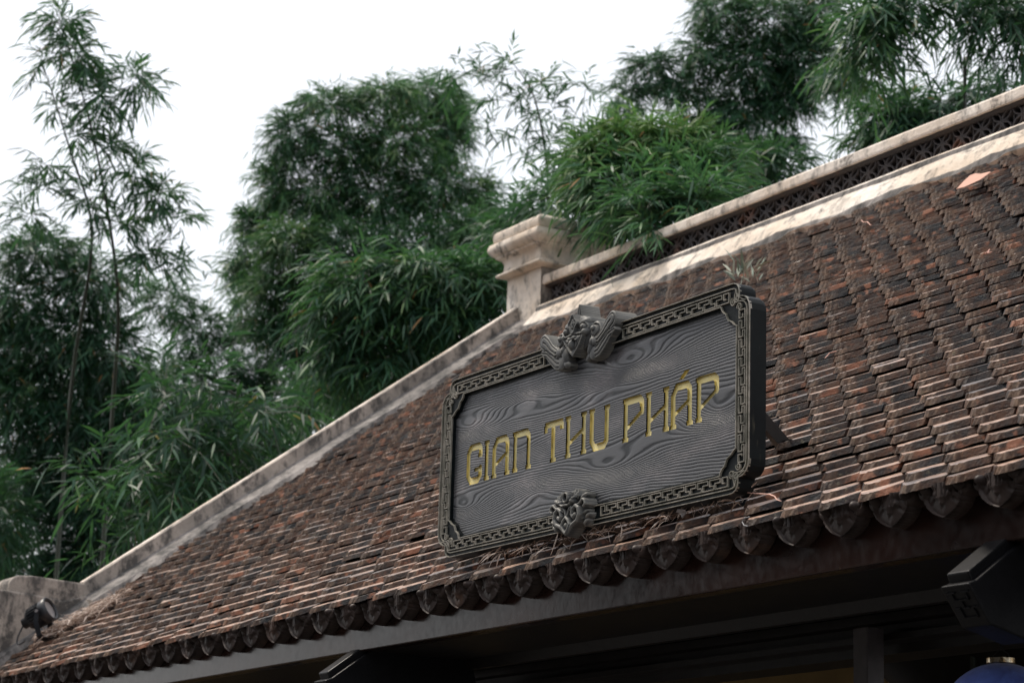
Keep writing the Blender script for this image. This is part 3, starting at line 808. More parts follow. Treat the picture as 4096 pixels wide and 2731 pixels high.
lw = .0027; y0, y1 = yF + .0015, yF + .009
def band(pts, name='meander_band'):
    m_ = MB(); m_.ribbon(pts, lw, y0, y1); return us(m_.build(name, M['sign_line']))
zb = SZ - HH + .0215
band(meander(-6.142, -5.562, zb, .0245, 11)); band(meander(-5.322, -4.752, zb, .0245, 11))
zt = SZ + HH - .0215 - .0245
band([(2 * SX - x, z) for x, z in meander(2 * SX + 5.632 - .0, 2 * SX + 6.120, zt, .0245, 9)]); band(meander(-5.232, -4.752, zt, .0245, 9))
for s in (-1, 1):
    L = meander(SZ - .192, SZ + .192, 0, .0245, 8)
    band([(SX + s * (HW - .0215) - s * z, x) for x, z in L])
# corner filigree
for sx in (-1, 1):
    for sz in (-1, 1):
        m_ = MB(); cx, cz = SX + sx * HW, SZ + sz * HH
        def T_(L): return [(cx - sx * x, cz - sz * z) for x, z in L]
        m_.ribbon(T_(spiral(.072, .049, .011, .002, -1.2, 1.35, 18)), .003, y0, y1)
        m_.ribbon(T_(spiral(.045, .066, .011, .002, .3, -1.35, 18)), .003, y0, y1)
        m_.ribbon(T_([(.060, .016), (.062, .026), (.066, .036)] + spiral(.056, .043, .010, .002, .5, 1.4, 18)), .003, y0, y1)
        m_.ribbon(T_([(.060, .016), (.055, .030), (.046, .041), (.030, .050), (.020, .052)]), .003, y0, y1)
        us(m_.build('corner_scroll', M['sign_line']))

# letters
h_ = .117; hw_ = .0100
def glyph(ch, A, B):
    """A,B local coordinates, returns distance field"""
    D = np.full(A.shape, 1e3)
    def st(p, w=hw_):
        nonlocal D; D = np.minimum(D, d_poly(A, B, p) - w)
    def bx(x0, x1, z0, z1):
        nonlocal D; D = np.minimum(D, sd_box(A, B, x0, x1, z0, z1))
    def foot(c): bx(c - .0150, c + .0150, 0, .0115); bx(c - hw_, c + hw_, 0, .03)
    def head(c): bx(c - .0150, c + .0150, h_ - .0115, h_); bx(c - hw_, c + hw_, h_ - .03, h_)
    def stem(c, z0=.008, z1=h_ - .008): bx(c - hw_, c + hw_, z0, z1)
    if ch == 'G':
        st([(.0785, .086), (.0785, .100), (.0700, .1086), (.022, .1086), (.0085, .094), (.0085, .023), (.022, .0084), (.064, .0084), (.0785, .022), (.0785, .042)])
        bx(.062, .0885, .074, .085); bx(.042, .0885, .034, .046)
    if ch == 'I': stem(.015); foot(.015); head(.015)
    if ch in 'AN':
        c2 = .0885
        if ch == 'A': st([(.0150, .02), (.0150, .088), (.030, .1086), (.078, .1086), (c2, .096), (c2, .02)]); st([(c2, .066), (.0150, .034)], .0055)
        else: st([(.0150, .1086), (.078, .1086), (c2, .096), (c2, .02)]); stem(.015); bx(0, .03, h_ - .0115, h_)
        stem(.015, .008, .05); stem(c2, .008, .05); foot(.015); foot(c2)
    if ch == 'T':
        bx(.004, .100, h_ - .017, h_); bx(0, .020, h_ - .030, h_ - .010); bx(.084, .104, h_ - .030, h_ - .010); stem(.050); foot(.050)
    if ch == 'H':
        for c in (.015, .095): stem(c); foot(c); head(c)
        st([(.095, .070), (.015, .036)], .0060)
    if ch == 'U':
        st([(.0150, .1), (.0150, .026), (.028, .0084), (.077, .0084), (.0890, .022), (.0890, .1)]); head(.015); head(.089)
    if ch == 'P':
        stem(.015); foot(.015); bx(0, .03, h_ - .0115, h_); st([(.0150, .1086), (.081, .1086), (.0925, .099), (.0925, .072)]); st([(.0925, .072), (.0150, .032)], .0060)
    return D
TEXT = [('G', -6.043), ('I', -5.945), ('A', -5.902), ('N', -5.786), ('T', -5.617), ('H', -5.506), ('U', -5.386), ('P', -5.222), ('H', -5.114), ('Á', -5.002), ('P', -4.889)]
TEXT = [(c, x * 1.0042) for c, x in TEXT]
ZL = 1.238
def letter_field(ch, x0, A, B):
    a, b = A - x0, B - ZL
    if ch == 'Á':
        D = glyph('A', a, b); return np.minimum(D, sd_poly(a, b, [(.038, .1250), (.060, .1250), (.090, .1460), (.066, .1460)]))
    return glyph(ch, a, b)
def all_letters(A, B):
    D = np.full(A.shape, 1e3)
    for ch, x0 in TEXT:
        msk = (A[:, 0] > x0 - .01) & (A[:, 0] < x0 + .13); zz = (B[0] > ZL - .01) & (B[0] < ZL + .16)
        ix = np.nonzero(msk)[0]; iz = np.nonzero(zz)[0]
        if len(ix) and len(iz):
            s_ = np.ix_(ix, iz); D[s_] = np.minimum(D[s_], letter_field(ch, x0, A[s_], B[s_]))
    return D
yP = yF + .014
mb = MB()
region(mb, lambda A, B: np.maximum(sdi(A, B) + .005, -all_letters(A, B)), bnd, .0017, yP, yP + .004, tol=.00025)
pan = mb.build('panel', M['panel']); us(pan)
for v in pan.data.vertices: v.co.x -= SX; v.co.z -= SZ
pan.location = Vector((SX, 0, SZ)) - so_
for ch, x0 in TEXT:
    m_ = MB(); f_ = lambda A, B: letter_field(ch, x0, A, B)
    region(m_, f_, (x0 - .006, x0 + .118, ZL - .006, ZL + .152), .0015, yP + .0005, yP + .0065, tol=.0002, facey=yP + .0065, flip=True, wmi=1)
    us(m_.build('letter', [M['gold'], M['gold_shade']]))

# lion masks
def upper(A, B):
    a = np.abs(A); H = np.full(A.shape, -1.0); mx = lambda x: np.maximum(H, x)
    # crown flame plate
    fl_ = [(0, .172), (.004, .168), (.010, .150), (.014, .135), (.022, .130), (.026, .120), (.040, .118), (.048, .104), (.060, .098), (.060, .06), (0, .06)]
    d = sd_poly(a, B, fl_); H = mx(np.where(d < 0, .010 + .006 * np.clip(1 + d / .006, 0, 1), -1))
    vg = np.abs(np.sin(np.arctan2(A, B - .05) * 8)); H = np.where((d < -.005) & (vg < .25) & (B > .10), H - .004, H)
    # wings, two lobes each
    w1 = d_poly(a, B, [(.085, .050), (.110, .052), (.135, .066), (.158, .086), (.172, .094)])
    wid = .012 + .012 * np.clip((a - .08) / .09, 0, 1); H = mx(np.where(w1 < wid, .020 + .012 * np.sqrt(np.clip(1 - (w1 / wid) ** 2, 0, 1)), -1))
    H = np.where((w1 < .0022) & (a > .1), H - .006, H); H = np.where((np.abs(w1 - wid * .62) < .0018) & (a > .1), H - .005, H)
    w2 = d_poly(a, B, [(.080, .018), (.105, .022), (.130, .040), (.155, .058), (.184, .066)])
    wid2 = .017 * (1 - np.clip((a - .12) / .075, 0, 1) ** 2) + .002; H = mx(np.where(w2 < wid2, .016 + .010 * np.sqrt(np.clip(1 - (w2 / wid2) ** 2, 0, 1)), -1))
    H = np.where((w2 < .0020) & (a > .09), H - .005, H); H = np.where((np.abs(w2 - wid2 * .6) < .0016) & (a > .09) & (a < .17), H - .004, H)
    # head
    H = mx(bump_(a, B, 0, .086, .070, .052, .040, 0, .45)); H = mx(bump_(a, B, .035, .108, .030, .018, .048, .3, .5))
    # ear scrolls
    H = mx(bump_(a, B, .086, .078, .026, .030, .030, 0, .4)); r_ = np.hypot(a - .088, B - .080); H = np.where(np.abs(r_ - .017) < .003, H - .010, H)
    H = mx(bump_(a, B, .084, .086, .010, .011, .044))
    # eyes
    H = mx(bump_(a, B, .043, .098, .0200, .0190, .054, -.3, .4)); e = np.hypot((a - .044) / 1.0, (B - .097) / .85); H = np.where(np.abs(e - .0120) < .0022, H - .010, H); H = mx(bump_(a, B, .044, .097, .0085, .0080, .060))
    # forehead flower
    th = np.arctan2(B - .112, A); rr = np.hypot(A, (B - .112) * .85); fr = .021 * (1 + .16 * np.cos(4 * th)); q = rr / fr
    H = mx(np.where(q < 1, .056 + .003 * (q > .8), -1)); H = np.where(np.abs(q - .55) < .08, H - .005, H); H = mx(bump_(A, B, 0, .112, .006, .006, .062))
    # muzzle shield with pointed chin
    sh = [(0, .020), (.018, .034), (.034, .050), (.046, .066), (.056, .080), (.050, .090), (.038, .084), (.020, .086), (0, .088)]
    d = sd_poly(a, B, sh); H = mx(np.where(d < 0, .044 + .012 * np.clip(-d / .02, 0, 1) + .006 * (d > -.005), -1)); H = np.where(np.abs(d + .0085) < .0016, H - .006, H)
    H = mx(bump_(a, B, .050, .082, .012, .014, .060, -.6, .5))
    # nose
    H = mx(bump_(a, B, .010, .070, .013, .009, .072, .5)); H = mx(bump_(a, B, 0, .054, .011, .020, .078)); H = mx(bump_(a, B, .020, .064, .007, .007, .066))
    # cheek tufts and lower whiskers
    H = mx(bump_(a, B, .066, .038, .016, .030, .030, -.45, .4)); H = mx(bump_(a, B, .058, .012, .020, .012, .024, .35, .4)); H = mx(bump_(a, B, .074, .052, .012, .016, .036, 0, .5))
    H = np.where(H > 0, H * .52, H)
    return np.where(H > 0, H, np.nan)
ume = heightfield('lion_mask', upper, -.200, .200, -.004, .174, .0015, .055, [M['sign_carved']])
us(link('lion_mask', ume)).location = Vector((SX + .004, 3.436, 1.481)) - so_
def lower(A, B):
    a = np.abs(A); H = np.full(A.shape, -1.0); mx = lambda x: np.maximum(H, x)
    bd = [(0, -.002), (.014, .010), (.030, .020), (.050, .028), (.066, .040), (.070, .060), (.056, .085), (.044, .090), (.040, .118), (.026, .124), (0, .120)]
    d = sd_poly(a, B, bd); H = mx(np.where(d < 0, .008, -1))
    H = mx(ridge_(a, B, [(.006, .010), (.030, .028), (.052, .036), (.062, .052), (.058, .070), (.044, .078), (.030, .070), (.026, .056), (.034, .048), (.042, .054)], .0075, .014, .010))
    H = mx(ridge_(a, B, [(.000, .006), (.012, .018), (.020, .030), (.012, .042), (0, .050)], .006, .012, .014)); H = mx(bump_(A, B, 0, .029, .012, .012, .026))
    H = mx(ridge_(a, B, [(.004, .056), (.010, .070), (.020, .078), (.024, .072), (.018, .068)], .0042, .010, .012))
    H = mx(ridge_(a, B, [(.044, .078), (.060, .082), (.074, .092), (.084, .088), (.088, .078), (.080, .072)], .0048, .010, .010))
    for c in ((.078, .030, .9), (.086, .046, .7), (.076, .058, .5)): H = mx(bump_(a, B, c[0], c[1], .013, .005, .012, c[2]))
    H = mx(bump_(a, B, 0, .092, .040, .018, .020, 0, .4)); H = mx(bump_(a, B, .030, .092, .011, .010, .030)); H = mx(ridge_(a, B, [(0, .084), (.014, .082), (.028, .088), (.036, .100)], .004, .012, .016))
    H = mx(ridge_(a, B, spiral(0, .104, .013, .012, math.pi / 2, 1, 18), .0035, .012, .016)); fl_ = [(.026, .100), (.034, .128), (.042, .112), (.050, .122), (.056, .104), (.048, .094)]
    d = sd_poly(a, B, fl_); H = mx(np.where(d < 0, .018 - .005 * (d > -.003), -1)); H = mx(bump_(a, B, .066, .100, .020, .008, .014, .5))
    return np.where(H > 0, H, np.nan)
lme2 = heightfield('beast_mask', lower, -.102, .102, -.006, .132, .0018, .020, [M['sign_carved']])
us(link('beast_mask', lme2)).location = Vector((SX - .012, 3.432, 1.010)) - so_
# struts behind
for xx in (-4.99, -5.92):
    mb = MB(); mb.add([(xx, 3.495, 1.490), (xx + .019, 3.495, 1.490), (xx + .019, 3.810, 1.243), (xx, 3.810, 1.243), (xx, 3.495, 1.445), (xx + .019, 3.495, 1.445), (xx + .019, 3.775, 1.225), (xx, 3.775, 1.225)],
           [(0, 1, 2, 3), (7, 6, 5, 4), (0, 4, 5, 1), (1, 5, 6, 2), (2, 6, 7, 3), (3, 7, 4, 0)])
    mb.box(xx - .012, xx + .055, 3.775, 3.835, 1.225, 1.243)
    us(mb.build('strut', M['timber']))

# ================================================================== FLOODLIGHT
fl = thing('floodlight', 'small black finned spotlight on a yoke at the foot of the verge', 'floodlight', (-10.00, 3.67, 1.130))
fl.scale = (1.2, 1.2, 1.2)
fo = Vector((-10.03, 3.66, 1.135))
ax = Vector((.62, .52, .42)).normalized(); ctr = Vector((-10.04, 3.612, 1.226))
def lathe(prof, n=28):
    a = ax.cross(Vector((0, 0, 1))).normalized(); b = ax.cross(a); V = []
    for d, r_ in prof:
        for k in range(n): th = 2 * math.pi * k / n; V.append(ctr + ax * d + (a * math.cos(th) + b * math.sin(th)) * r_)
    F = [(i * n + k, i * n + (k + 1) % n, (i + 1) * n + (k + 1) % n, (i + 1) * n + k) for i in range(len(prof) - 1) for k in range(n)]
    return V, F
def uf(o): o.parent = fl; o.location = o.location - fo; return o
mb = MB(); mb.add(*lathe([(-.085, .0), (-.085, .020), (-.062, .020), (-.060, .033), (-.045, .036), (.0, .039), (.004, .043), (.034, .046), (.036, .040), (.030, .036)]))
uf(mb.build('housing', M['metal_black'], smooth=True))
mb = MB(); mb.add(*lathe([(.026, .0), (.026, .037)])); uf(mb.build('lens', M['glass']))
mb = MB(); a = ax.cross(Vector((0, 0, 1))).normalized(); b = ax.cross(a)
for k in range(22):
    th = 2 * math.pi * k / 22; d = a * math.cos(th) + b * math.sin(th); t = ax.cross(d) * .0012
    q = [ctr + ax * u + d * r_ for u, r_ in ((-.052, .034), (-.050, .042), (-.004, .044), (-.002, .037))]
    mb.add([p - t for p in q] + [p + t for p in q], [(0, 1, 2, 3), (7, 6, 5, 4), (0, 4, 5, 1), (1, 5, 6, 2), (2, 6, 7, 3)])
uf(mb.build('cooling_fins', M['metal_black']))
mb = MB()
side = Vector((ax.y, -ax.x, 0)).normalized(); c0 = ctr + ax * .002
L = [c0 + side * .049, c0 + side * .050 + Vector((0, 0, -.04)), c0 + side * .045 + Vector((.01, .01, -.088)), c0 + Vector((.012, .012, -.098)), c0 - side * .045 + Vector((.01, .01, -.088)), c0 - side * .050 + Vector((0, 0, -.04)), c0 - side * .049]
V = []
for p in L:
    for w_ in (-.010, .010):
        for t_ in (-.0018, .0018): V.append(p + ax * w_ + side * t_ + Vector((0, 0, t_)))
F = []
for i in range(len(L) - 1):
    a4, b4 = i * 4, i * 4 + 4
    for u, v in ((0, 1), (1, 3), (3, 2), (2, 0)): F.append((a4 + u, a4 + v, b4 + v, b4 + u))
mb.add(V, F); uf(mb.build('yoke', M['metal_black']))
mb = MB(); mb.tube([c0 + side * .051, c0 + side * .056], .006, 10); uf(mb.build('bolt', M['glass']))
mb = MB(); pts = []
for i in range(15):
    t = i / 14; pts.append(ctr - ax * .085 + Vector((-.02 * math.sin(t * 3.1) + .03 * t, -.02 * math.sin(math.pi * t), -.075 * math.sin(t * 2.2) - .0 * t)))
mb.tube(pts, .0032, 7); uf(mb.build('cable', M['metal_black']))

# ================================================================== LANTERN
Lc = at_depth(4008 / 4, (2660 + 210) / 4, 5.55); LR = .137
lan = thing('silk_lantern', 'round blue silk lantern hanging under the eave at the right corner', 'lantern', Lc)
def ul(o): o.parent = lan; o.location = o.location - Lc; return o
mb = MB(); n, k = 48, 20; V = []
for i in range(k + 1):
    ph = math.pi * (.07 + .86 * i / k)
    for j in range(n):
        th = 2 * math.pi * j / n; r_ = LR * math.sin(ph) * (1 + .012 * abs(math.cos(th * 8))); V.append(Lc + Vector((r_ * math.cos(th), r_ * math.sin(th), LR * .92 * math.cos(ph))))
mb.add(V, [(i * n + j, (i + 1) * n + j, (i + 1) * n + (j + 1) % n, i * n + (j + 1) % n) for i in range(k) for j in range(n)])
ul(mb.build('shade', M['silk'], smooth=True))
mb = MB(); zt_ = Lc.z + LR * .90; V = []; n = 32
for z, r_ in ((0, .0325), (.002, .034), (.013, .034), (.014, .0325), (.013, .029), (0, .029)):
    for j in range(n): th = 2 * math.pi * j / n; V.append((Lc.x + r_ * math.cos(th), Lc.y + r_ * math.sin(th), zt_ + z))
mb.add(V, [(i * n + j, i * n + (j + 1) % n, (i + 1) * n + (j + 1) % n, (i + 1) * n + j) for i in range(5) for j in range(n)])
ul(mb.build('collar', M['brass']))
mb = MB(); tp = Vector((Lc.x, Lc.y, zt_))
mb.tube([tp + Vector((-.03, 0, .006)), tp + Vector((-.026, 0, .022)), tp + Vector((0, 0, .036)), tp + Vector((.026, 0, .022)), tp + Vector((.03, 0, .006))], .0012, 6)
mb.tube([tp + Vector((0, 0, .036)), tp + Vector((.002, 0, .055)), tp + Vector((-.006, 0, .066)), tp + Vector((.0, 0, .074)), tp + Vector((.006, 0, .066)), tp + Vector((.004, 0, .25))], .0014, 6)
ul(mb.build('wire_hanger', M['metal_black']))

# ================================================================== LITTER ON THE ROOF
def strands(name, boxes, label, cat, wid=.0016):
    V = []; F = []; tn = []
    for (cx, cy, h, sx, sy, n, ln, bias) in boxes:
        for i in range(n):
            x = cx + rnd.gauss(0, sx); y = cy + rnd.gauss(0, sy); z = roofz(y) + .018 + h * rnd.random()
            a = rnd.uniform(0, math.pi * 2) if rnd.random() > bias else rnd.gauss(0, .35)
            l = ln * rnd.uniform(.4, 1.3); el = rnd.gauss(.15, .35)
            d = Vector((math.cos(a) * math.cos(el), math.sin(a) * math.cos(el), math.sin(el) + T * math.sin(a) * .6)).normalized()
            side = d.cross(Vector((rnd.uniform(-1, 1), rnd.uniform(-1, 1), 1))).normalized(); w = wid * rnd.uniform(.5, 1.9); p = Vector((x, y, z)); b = len(V); cv = Vector((rnd.uniform(-.3, .3), rnd.uniform(-.3, .3), -.25)) * l
            t_ = rnd.random()
            for k in range(5):
                u = k / 4; q = p + d * l * (u - .5) + cv * (u - .5) ** 2 * 2; ww = w * (math.sin(math.pi * (u * .86 + .07)))
                V += [q - side * ww, q + side * ww, q + Vector((0, -ww * .7, ww * .8))]; tn += [t_] * 3
            for k in range(4):
                c = b + k * 3
                for u, v in ((0, 1), (1, 2), (2, 0)): F.append((c + u, c + v, c + 3 + v, c + 3 + u))
    me = bpy.data.meshes.new(name); me.from_pydata([tuple(v) for v in V], [], F); me.update()
    a_t = me.attributes.new('tone', 'FLOAT', 'POINT'); a_t.data.foreach_set('value', tn); me.materials.append(M['straw'])
    o = bpy.data.objects.new(name, me); COL.objects.link(o); tag(o, label, cat); o['kind'] = 'stuff'; return o
strands('dry_leaf_litter', [(-10.02 + .03 * i, 3.66 + .035 * i, .045 - .004 * i, .045, .035, 70, .095, .2) for i in range(7)], 'heap of pale dry bamboo leaves beside the black floodlight', 'leaf litter', .0017)
strands('twig_litter', [(-5.9 + .12 * i, 3.475 + rnd.uniform(-.01, .015), .035, .07, .018, 26, .07, .5) for i in range(10)], 'dark dry twigs caught beneath the name board', 'leaf litter', .0013)
# dry leaf blade stuck near the ridge
def rp(x, s_, h=0.0):
    cs = 1 / math.hypot(1, T); sn = T * cs
    return Vector((x, TY0 + s_ * cs - h * sn, TZ0 + s_ * sn + h * cs))
def blade(name, pts, ups, lab, cat, matl, thick=.002):
    V = []; n = len(pts)
    for (p, q) in pts: V += [p, q]
    up = Vector(ups) * thick; m2 = n * 2
    V += [Vector(v) + up for v in V]
    F = []
    for i in range(n - 1):
        a = 2 * i; F += [(a, a + 1, a + 3, a + 2), (m2 + a, m2 + a + 2, m2 + a + 3, m2 + a + 1), (a, a + 2, m2 + a + 2, m2 + a), (a + 1, m2 + a + 1, m2 + a + 3, a + 3)]
    F += [(0, m2, m2 + 1, 1), (2 * n - 2, 2 * n - 1, m2 + 2 * n - 1, m2 + 2 * n - 2)]
    o = MB().add(V, F).build(name, matl); return tag(o, lab, cat)
def px_roof(px, py, h=.02):
    """roof point seen at a full-size photo pixel"""
    d = cf * FPX + cr * (px - 2048) - cu * (py - 1365.5)
    k = (TZ0 + h * 1.24 - T * TY0) / (d.z - T * d.y); return d * k
blade('fallen_sheath', [(px_roof(3826, 760, .050), px_roof(3827, 757, .050)), (px_roof(3855, 727, .050), px_roof(3860, 749, .050)), (px_roof(3880, 704, .050), px_roof(3890, 735, .050)), (px_roof(3900, 696, .050), px_roof(3920, 721, .050)), (px_roof(3925, 697, .050), px_roof(3945, 704, .050)), (px_roof(3962, 688, .050), px_roof(3963, 690, .050))], (0, -.5, .8), 'pinkish dry bamboo sheath lying on the tiles below the ridge', 'dry leaf', M['sheath'])
for L_, lab in (([(3445, 880), (3452, 889), (3470, 888), (3482, 901), (3487, 899)], 'tiny forked pale twig on tiles under the ridge band'), ([(3300, 1432), (3318, 1412), (3345, 1404)], 'thin bent straw on the tiles right of the name board'), ([(3940, 1014), (3958, 998), (3950, 1012), (3968, 1007)], 'small folded straw on the upper right tiles'), ([(2990, 1970), (3078, 1976), (3098, 1984), (3108, 1998), (3125, 2003)], 'long dry stalk at the lower right corner of the name board')):
    mb = MB(); mb.tube([px_roof(a, b, .030) for a, b in L_], [.0012, .0017, .0017, .0013, .0008][:len(L_)], 6); tag(mb.build('dry_twig', M['dryleaf']), lab, 'twig')
blade('paper_scrap', [(px_roof(2705, 2048, .035), px_roof(2712, 2036, .05)), (px_roof(2722, 2055, .03), px_roof(2735, 2038, .05)), (px_roof(2728, 2070, .02), px_roof(2747, 2046, .04)), (px_roof(2731, 2074, .015), px_roof(2740, 2060, .02))], (0, -.7, .7), 'small pale paper scrap among twigs below the name board', 'paper scrap', M['paper'], .001)
mb = MB(); mb.tube([px_roof(2999, 2066, .03), px_roof(2980, 2070, .03), px_roof(2969, 2086, .02), px_roof(2976, 2100, .02), px_roof(2990, 2103, .02)], .0012, 6); tag(mb.build('wire_loop', M['paper']), 'thin pale wire loop at the eave edge', 'wire')

# ================================================================== BAMBOO
def leaf_mesh(P, D, L, Wd, N, name, tone):
    """vectorised blades: P base, D direction, N face normal"""
    n = len(P); Sd = np.cross(D, N); Sd /= np.linalg.norm(Sd, axis=1, keepdims=True) + 1e-9
    dr = np.array([0, 0, -1.0])
    def pt(t, s, w): return P + D * (L * t)[:, None] + dr * (L * t * t * .22)[:, None] + Sd * (Wd * w * s)[:, None]
    o = np.ones(n)
    V = np.stack([pt(0 * o, 0, 0), pt(.22 * o, 1, .85), pt(.22 * o, -1, .85), pt(.58 * o, 1, .80), pt(.58 * o, -1, .80), pt(1.0 * o, 0, 0)], 1).reshape(-1, 3)
    b = np.arange(n)[:, None] * 6
    loops = np.concatenate([b + [0, 2, 1], b + [1, 2, 4, 3], b + [3, 4, 5]], 1).ravel()
    me = bpy.data.meshes.new(name); me.vertices.add(len(V)); me.vertices.foreach_set('co', V.astype(np.float32).ravel())
    me.loops.add(len(loops)); me.loops.foreach_set('vertex_index', loops.astype(np.int32))
    me.polygons.add(3 * n); st = (np.arange(n)[:, None] * 10 + [0, 3, 7]).ravel(); me.polygons.foreach_set('loop_start', st.astype(np.int32))
    me.update(calc_edges=True); me.validate()
    a = me.attributes.new('tone', 'FLOAT', 'POINT'); a.data.foreach_set('value', np.repeat(tone, 6).astype(np.float32)); me.materials.append(M['leaf'])
    return me
def bamboo(label, plumes, culms, group='bamboo clumps behind the hall', leafL=.11, bright=.4, dens=1.7, droop=.38, tlen=1.0):
    """plumes: (px,py,depth,radius_px_x,radius_px_y,twigs[,tone[,leafL]])"""
    base = at_depth(plumes[0][0], plumes[0][1], plumes[0][2]); base.z = -1.65
    root = thing('bamboo_clump', label, 'bamboo', base, group)
    Ps, Ds, Ls, Ns, Ts = [], [], [], [], []; tw = MB()
    for pl in plumes:
        px, py, d, rx, ry, nt_ = pl[:6]; tb = pl[6] if len(pl) > 6 else bright; ll = pl[7] if len(pl) > 7 else leafL
        nt_ = int(nt_ * dens); c = np.array(at_depth(px, py, d)); sx = rx * 4 * d / FPX; sy = ry * 4 * d / FPX; sz = (sx + sy) / 2
        u = rng.normal(size=(nt_, 3)); u /= np.linalg.norm(u, axis=1, keepdims=True); rad = rng.random(nt_) ** .5; sx = max(sx * .25, sx - .12); sy = max(sy * .25, sy - .10); sz = max(sz * .3, sz - .08)
        o = np.array(cr)[None] * (u[:, 0] * sx * rad)[:, None] + np.array(cu)[None] * (u[:, 1] * sy * rad)[:, None] + np.array(cf)[None] * (u[:, 2] * sz * rad)[:, None]
        S0 = c + o; dirn = o / (np.linalg.norm(o, axis=1, keepdims=True) + 1e-6) + rng.normal(size=(nt_, 3)) * .45 + np.array([0, 0, .25]); dirn /= np.linalg.norm(dirn, axis=1, keepdims=True)
        TL = rng.uniform(.16, .34, nt_) * ll / .10 * tlen
        tilt = rng.normal(size=nt_) * .10
        for k in range(10):
            t = .12 + .88 * k / 9; q = S0 + dirn * (TL * t)[:, None] + np.array([0, 0, -1.0]) * (TL * t * t * droop)[:, None]
            tg = dirn + np.array([0, 0, -2 * droop]) * t; tg /= np.linalg.norm(tg, axis=1, keepdims=True)
            sd_ = np.cross(tg, np.array([0, 0, 1.0])); sd_ /= np.linalg.norm(sd_, axis=1, keepdims=True) + 1e-6; sgn = (1 if k % 2 else -1)
            spread = .9 - .5 * t
            D = tg + sd_ * sgn * spread + rng.normal(size=(nt_, 3)) * .34 + np.array([0, 0, -.10]); D /= np.linalg.norm(D, axis=1, keepdims=True)
            N = np.cross(D, sd_ * sgn) + rng.normal(size=(nt_, 3)) * .5 + np.array([0, 0, .3]); N /= np.linalg.norm(N, axis=1, keepdims=True)
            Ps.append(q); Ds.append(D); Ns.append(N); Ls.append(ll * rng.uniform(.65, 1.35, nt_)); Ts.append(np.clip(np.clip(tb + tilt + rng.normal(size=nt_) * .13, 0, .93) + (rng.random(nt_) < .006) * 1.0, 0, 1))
        for i in range(0, nt_, 3):
            pts = [Vector(S0[i] + dirn[i] * TL[i] * t - np.array([0, 0, TL[i] * t * t * droop])) for t in (0, .5, 1)]
            tw.tube(pts, [.003, .002, .001], 3)
    P = np.concatenate(Ps); L = np.concatenate(Ls)
    me = leaf_mesh(P, np.concatenate(Ds), L, L * .060, np.concatenate(Ns), 'foliage', np.concatenate(Ts))
    o = bpy.data.objects.new('foliage', me); COL.objects.link(o); o.parent = root; o.matrix_parent_inverse = Matrix.Translation(-base)
    o['kind'] = 'stuff'; t_ = tw.build('twigs', M['culm'], root, kind='stuff'); t_.matrix_parent_inverse = Matrix.Translation(-base)
    for cm in culms:
        pts = [at_depth(x, y, d) for x, y, d in cm]; b0 = pts[0].copy(); b0.z = -1.65; mid = b0.lerp(pts[0], .5) ; pts = [b0, mid] + pts
        # smooth the culm
        sm = []
        for i in range(len(pts) - 1):
            p0 = pts[max(i - 1, 0)]; p1 = pts[i]; p2 = pts[i + 1]; p3 = pts[min(i + 2, len(pts) - 1)]
            for k in range(5):
                t = k / 5; sm.append(.5 * ((2 * p1) + (p2 - p0) * t + (2 * p0 - 5 * p1 + 4 * p2 - p3) * t * t + (3 * p1 - p0 - 3 * p2 + p3) * t ** 3))
        sm.append(pts[-1]); n = len(sm)
        m_ = MB().tube(sm, [.019 * (1 - .85 * i / (n - 1)) for i in range(n)], 7)
        cc = m_.build('culm', M['culm'], root, smooth=True); cc.matrix_parent_inverse = Matrix.Translation(-base)
    return root

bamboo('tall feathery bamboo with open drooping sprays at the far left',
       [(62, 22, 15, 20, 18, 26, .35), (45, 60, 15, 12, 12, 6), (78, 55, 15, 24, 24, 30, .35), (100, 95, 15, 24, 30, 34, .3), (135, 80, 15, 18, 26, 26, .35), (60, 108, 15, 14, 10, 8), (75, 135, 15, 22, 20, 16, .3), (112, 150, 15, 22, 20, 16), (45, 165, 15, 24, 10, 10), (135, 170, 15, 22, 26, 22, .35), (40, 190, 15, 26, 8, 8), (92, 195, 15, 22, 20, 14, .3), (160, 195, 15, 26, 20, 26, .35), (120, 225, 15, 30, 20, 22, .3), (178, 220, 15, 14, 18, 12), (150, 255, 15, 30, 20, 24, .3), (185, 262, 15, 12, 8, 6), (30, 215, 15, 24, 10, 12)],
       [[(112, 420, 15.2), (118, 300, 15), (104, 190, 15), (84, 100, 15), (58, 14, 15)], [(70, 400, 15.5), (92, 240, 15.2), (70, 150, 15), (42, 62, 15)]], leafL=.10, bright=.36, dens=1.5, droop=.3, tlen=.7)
bamboo('dense dark bamboo mass filling the left edge below the open sprays',
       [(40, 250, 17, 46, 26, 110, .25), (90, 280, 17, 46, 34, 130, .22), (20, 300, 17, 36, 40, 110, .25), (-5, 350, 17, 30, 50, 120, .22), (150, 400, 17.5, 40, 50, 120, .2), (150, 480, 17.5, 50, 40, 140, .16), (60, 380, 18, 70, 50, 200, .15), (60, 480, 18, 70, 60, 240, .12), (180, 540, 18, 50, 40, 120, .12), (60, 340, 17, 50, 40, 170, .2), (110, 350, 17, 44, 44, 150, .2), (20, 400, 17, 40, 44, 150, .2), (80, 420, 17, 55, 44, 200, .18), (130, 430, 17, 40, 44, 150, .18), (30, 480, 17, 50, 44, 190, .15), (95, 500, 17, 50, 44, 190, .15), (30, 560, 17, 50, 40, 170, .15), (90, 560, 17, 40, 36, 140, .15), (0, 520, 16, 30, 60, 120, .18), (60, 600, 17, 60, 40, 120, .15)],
       [[(60, 560, 17.5), (64, 400, 17.3), (52, 260, 17.2)], [(110, 560, 17.5), (112, 400, 17.3), (95, 290, 17.2)]], leafL=.085, dens=2.2)
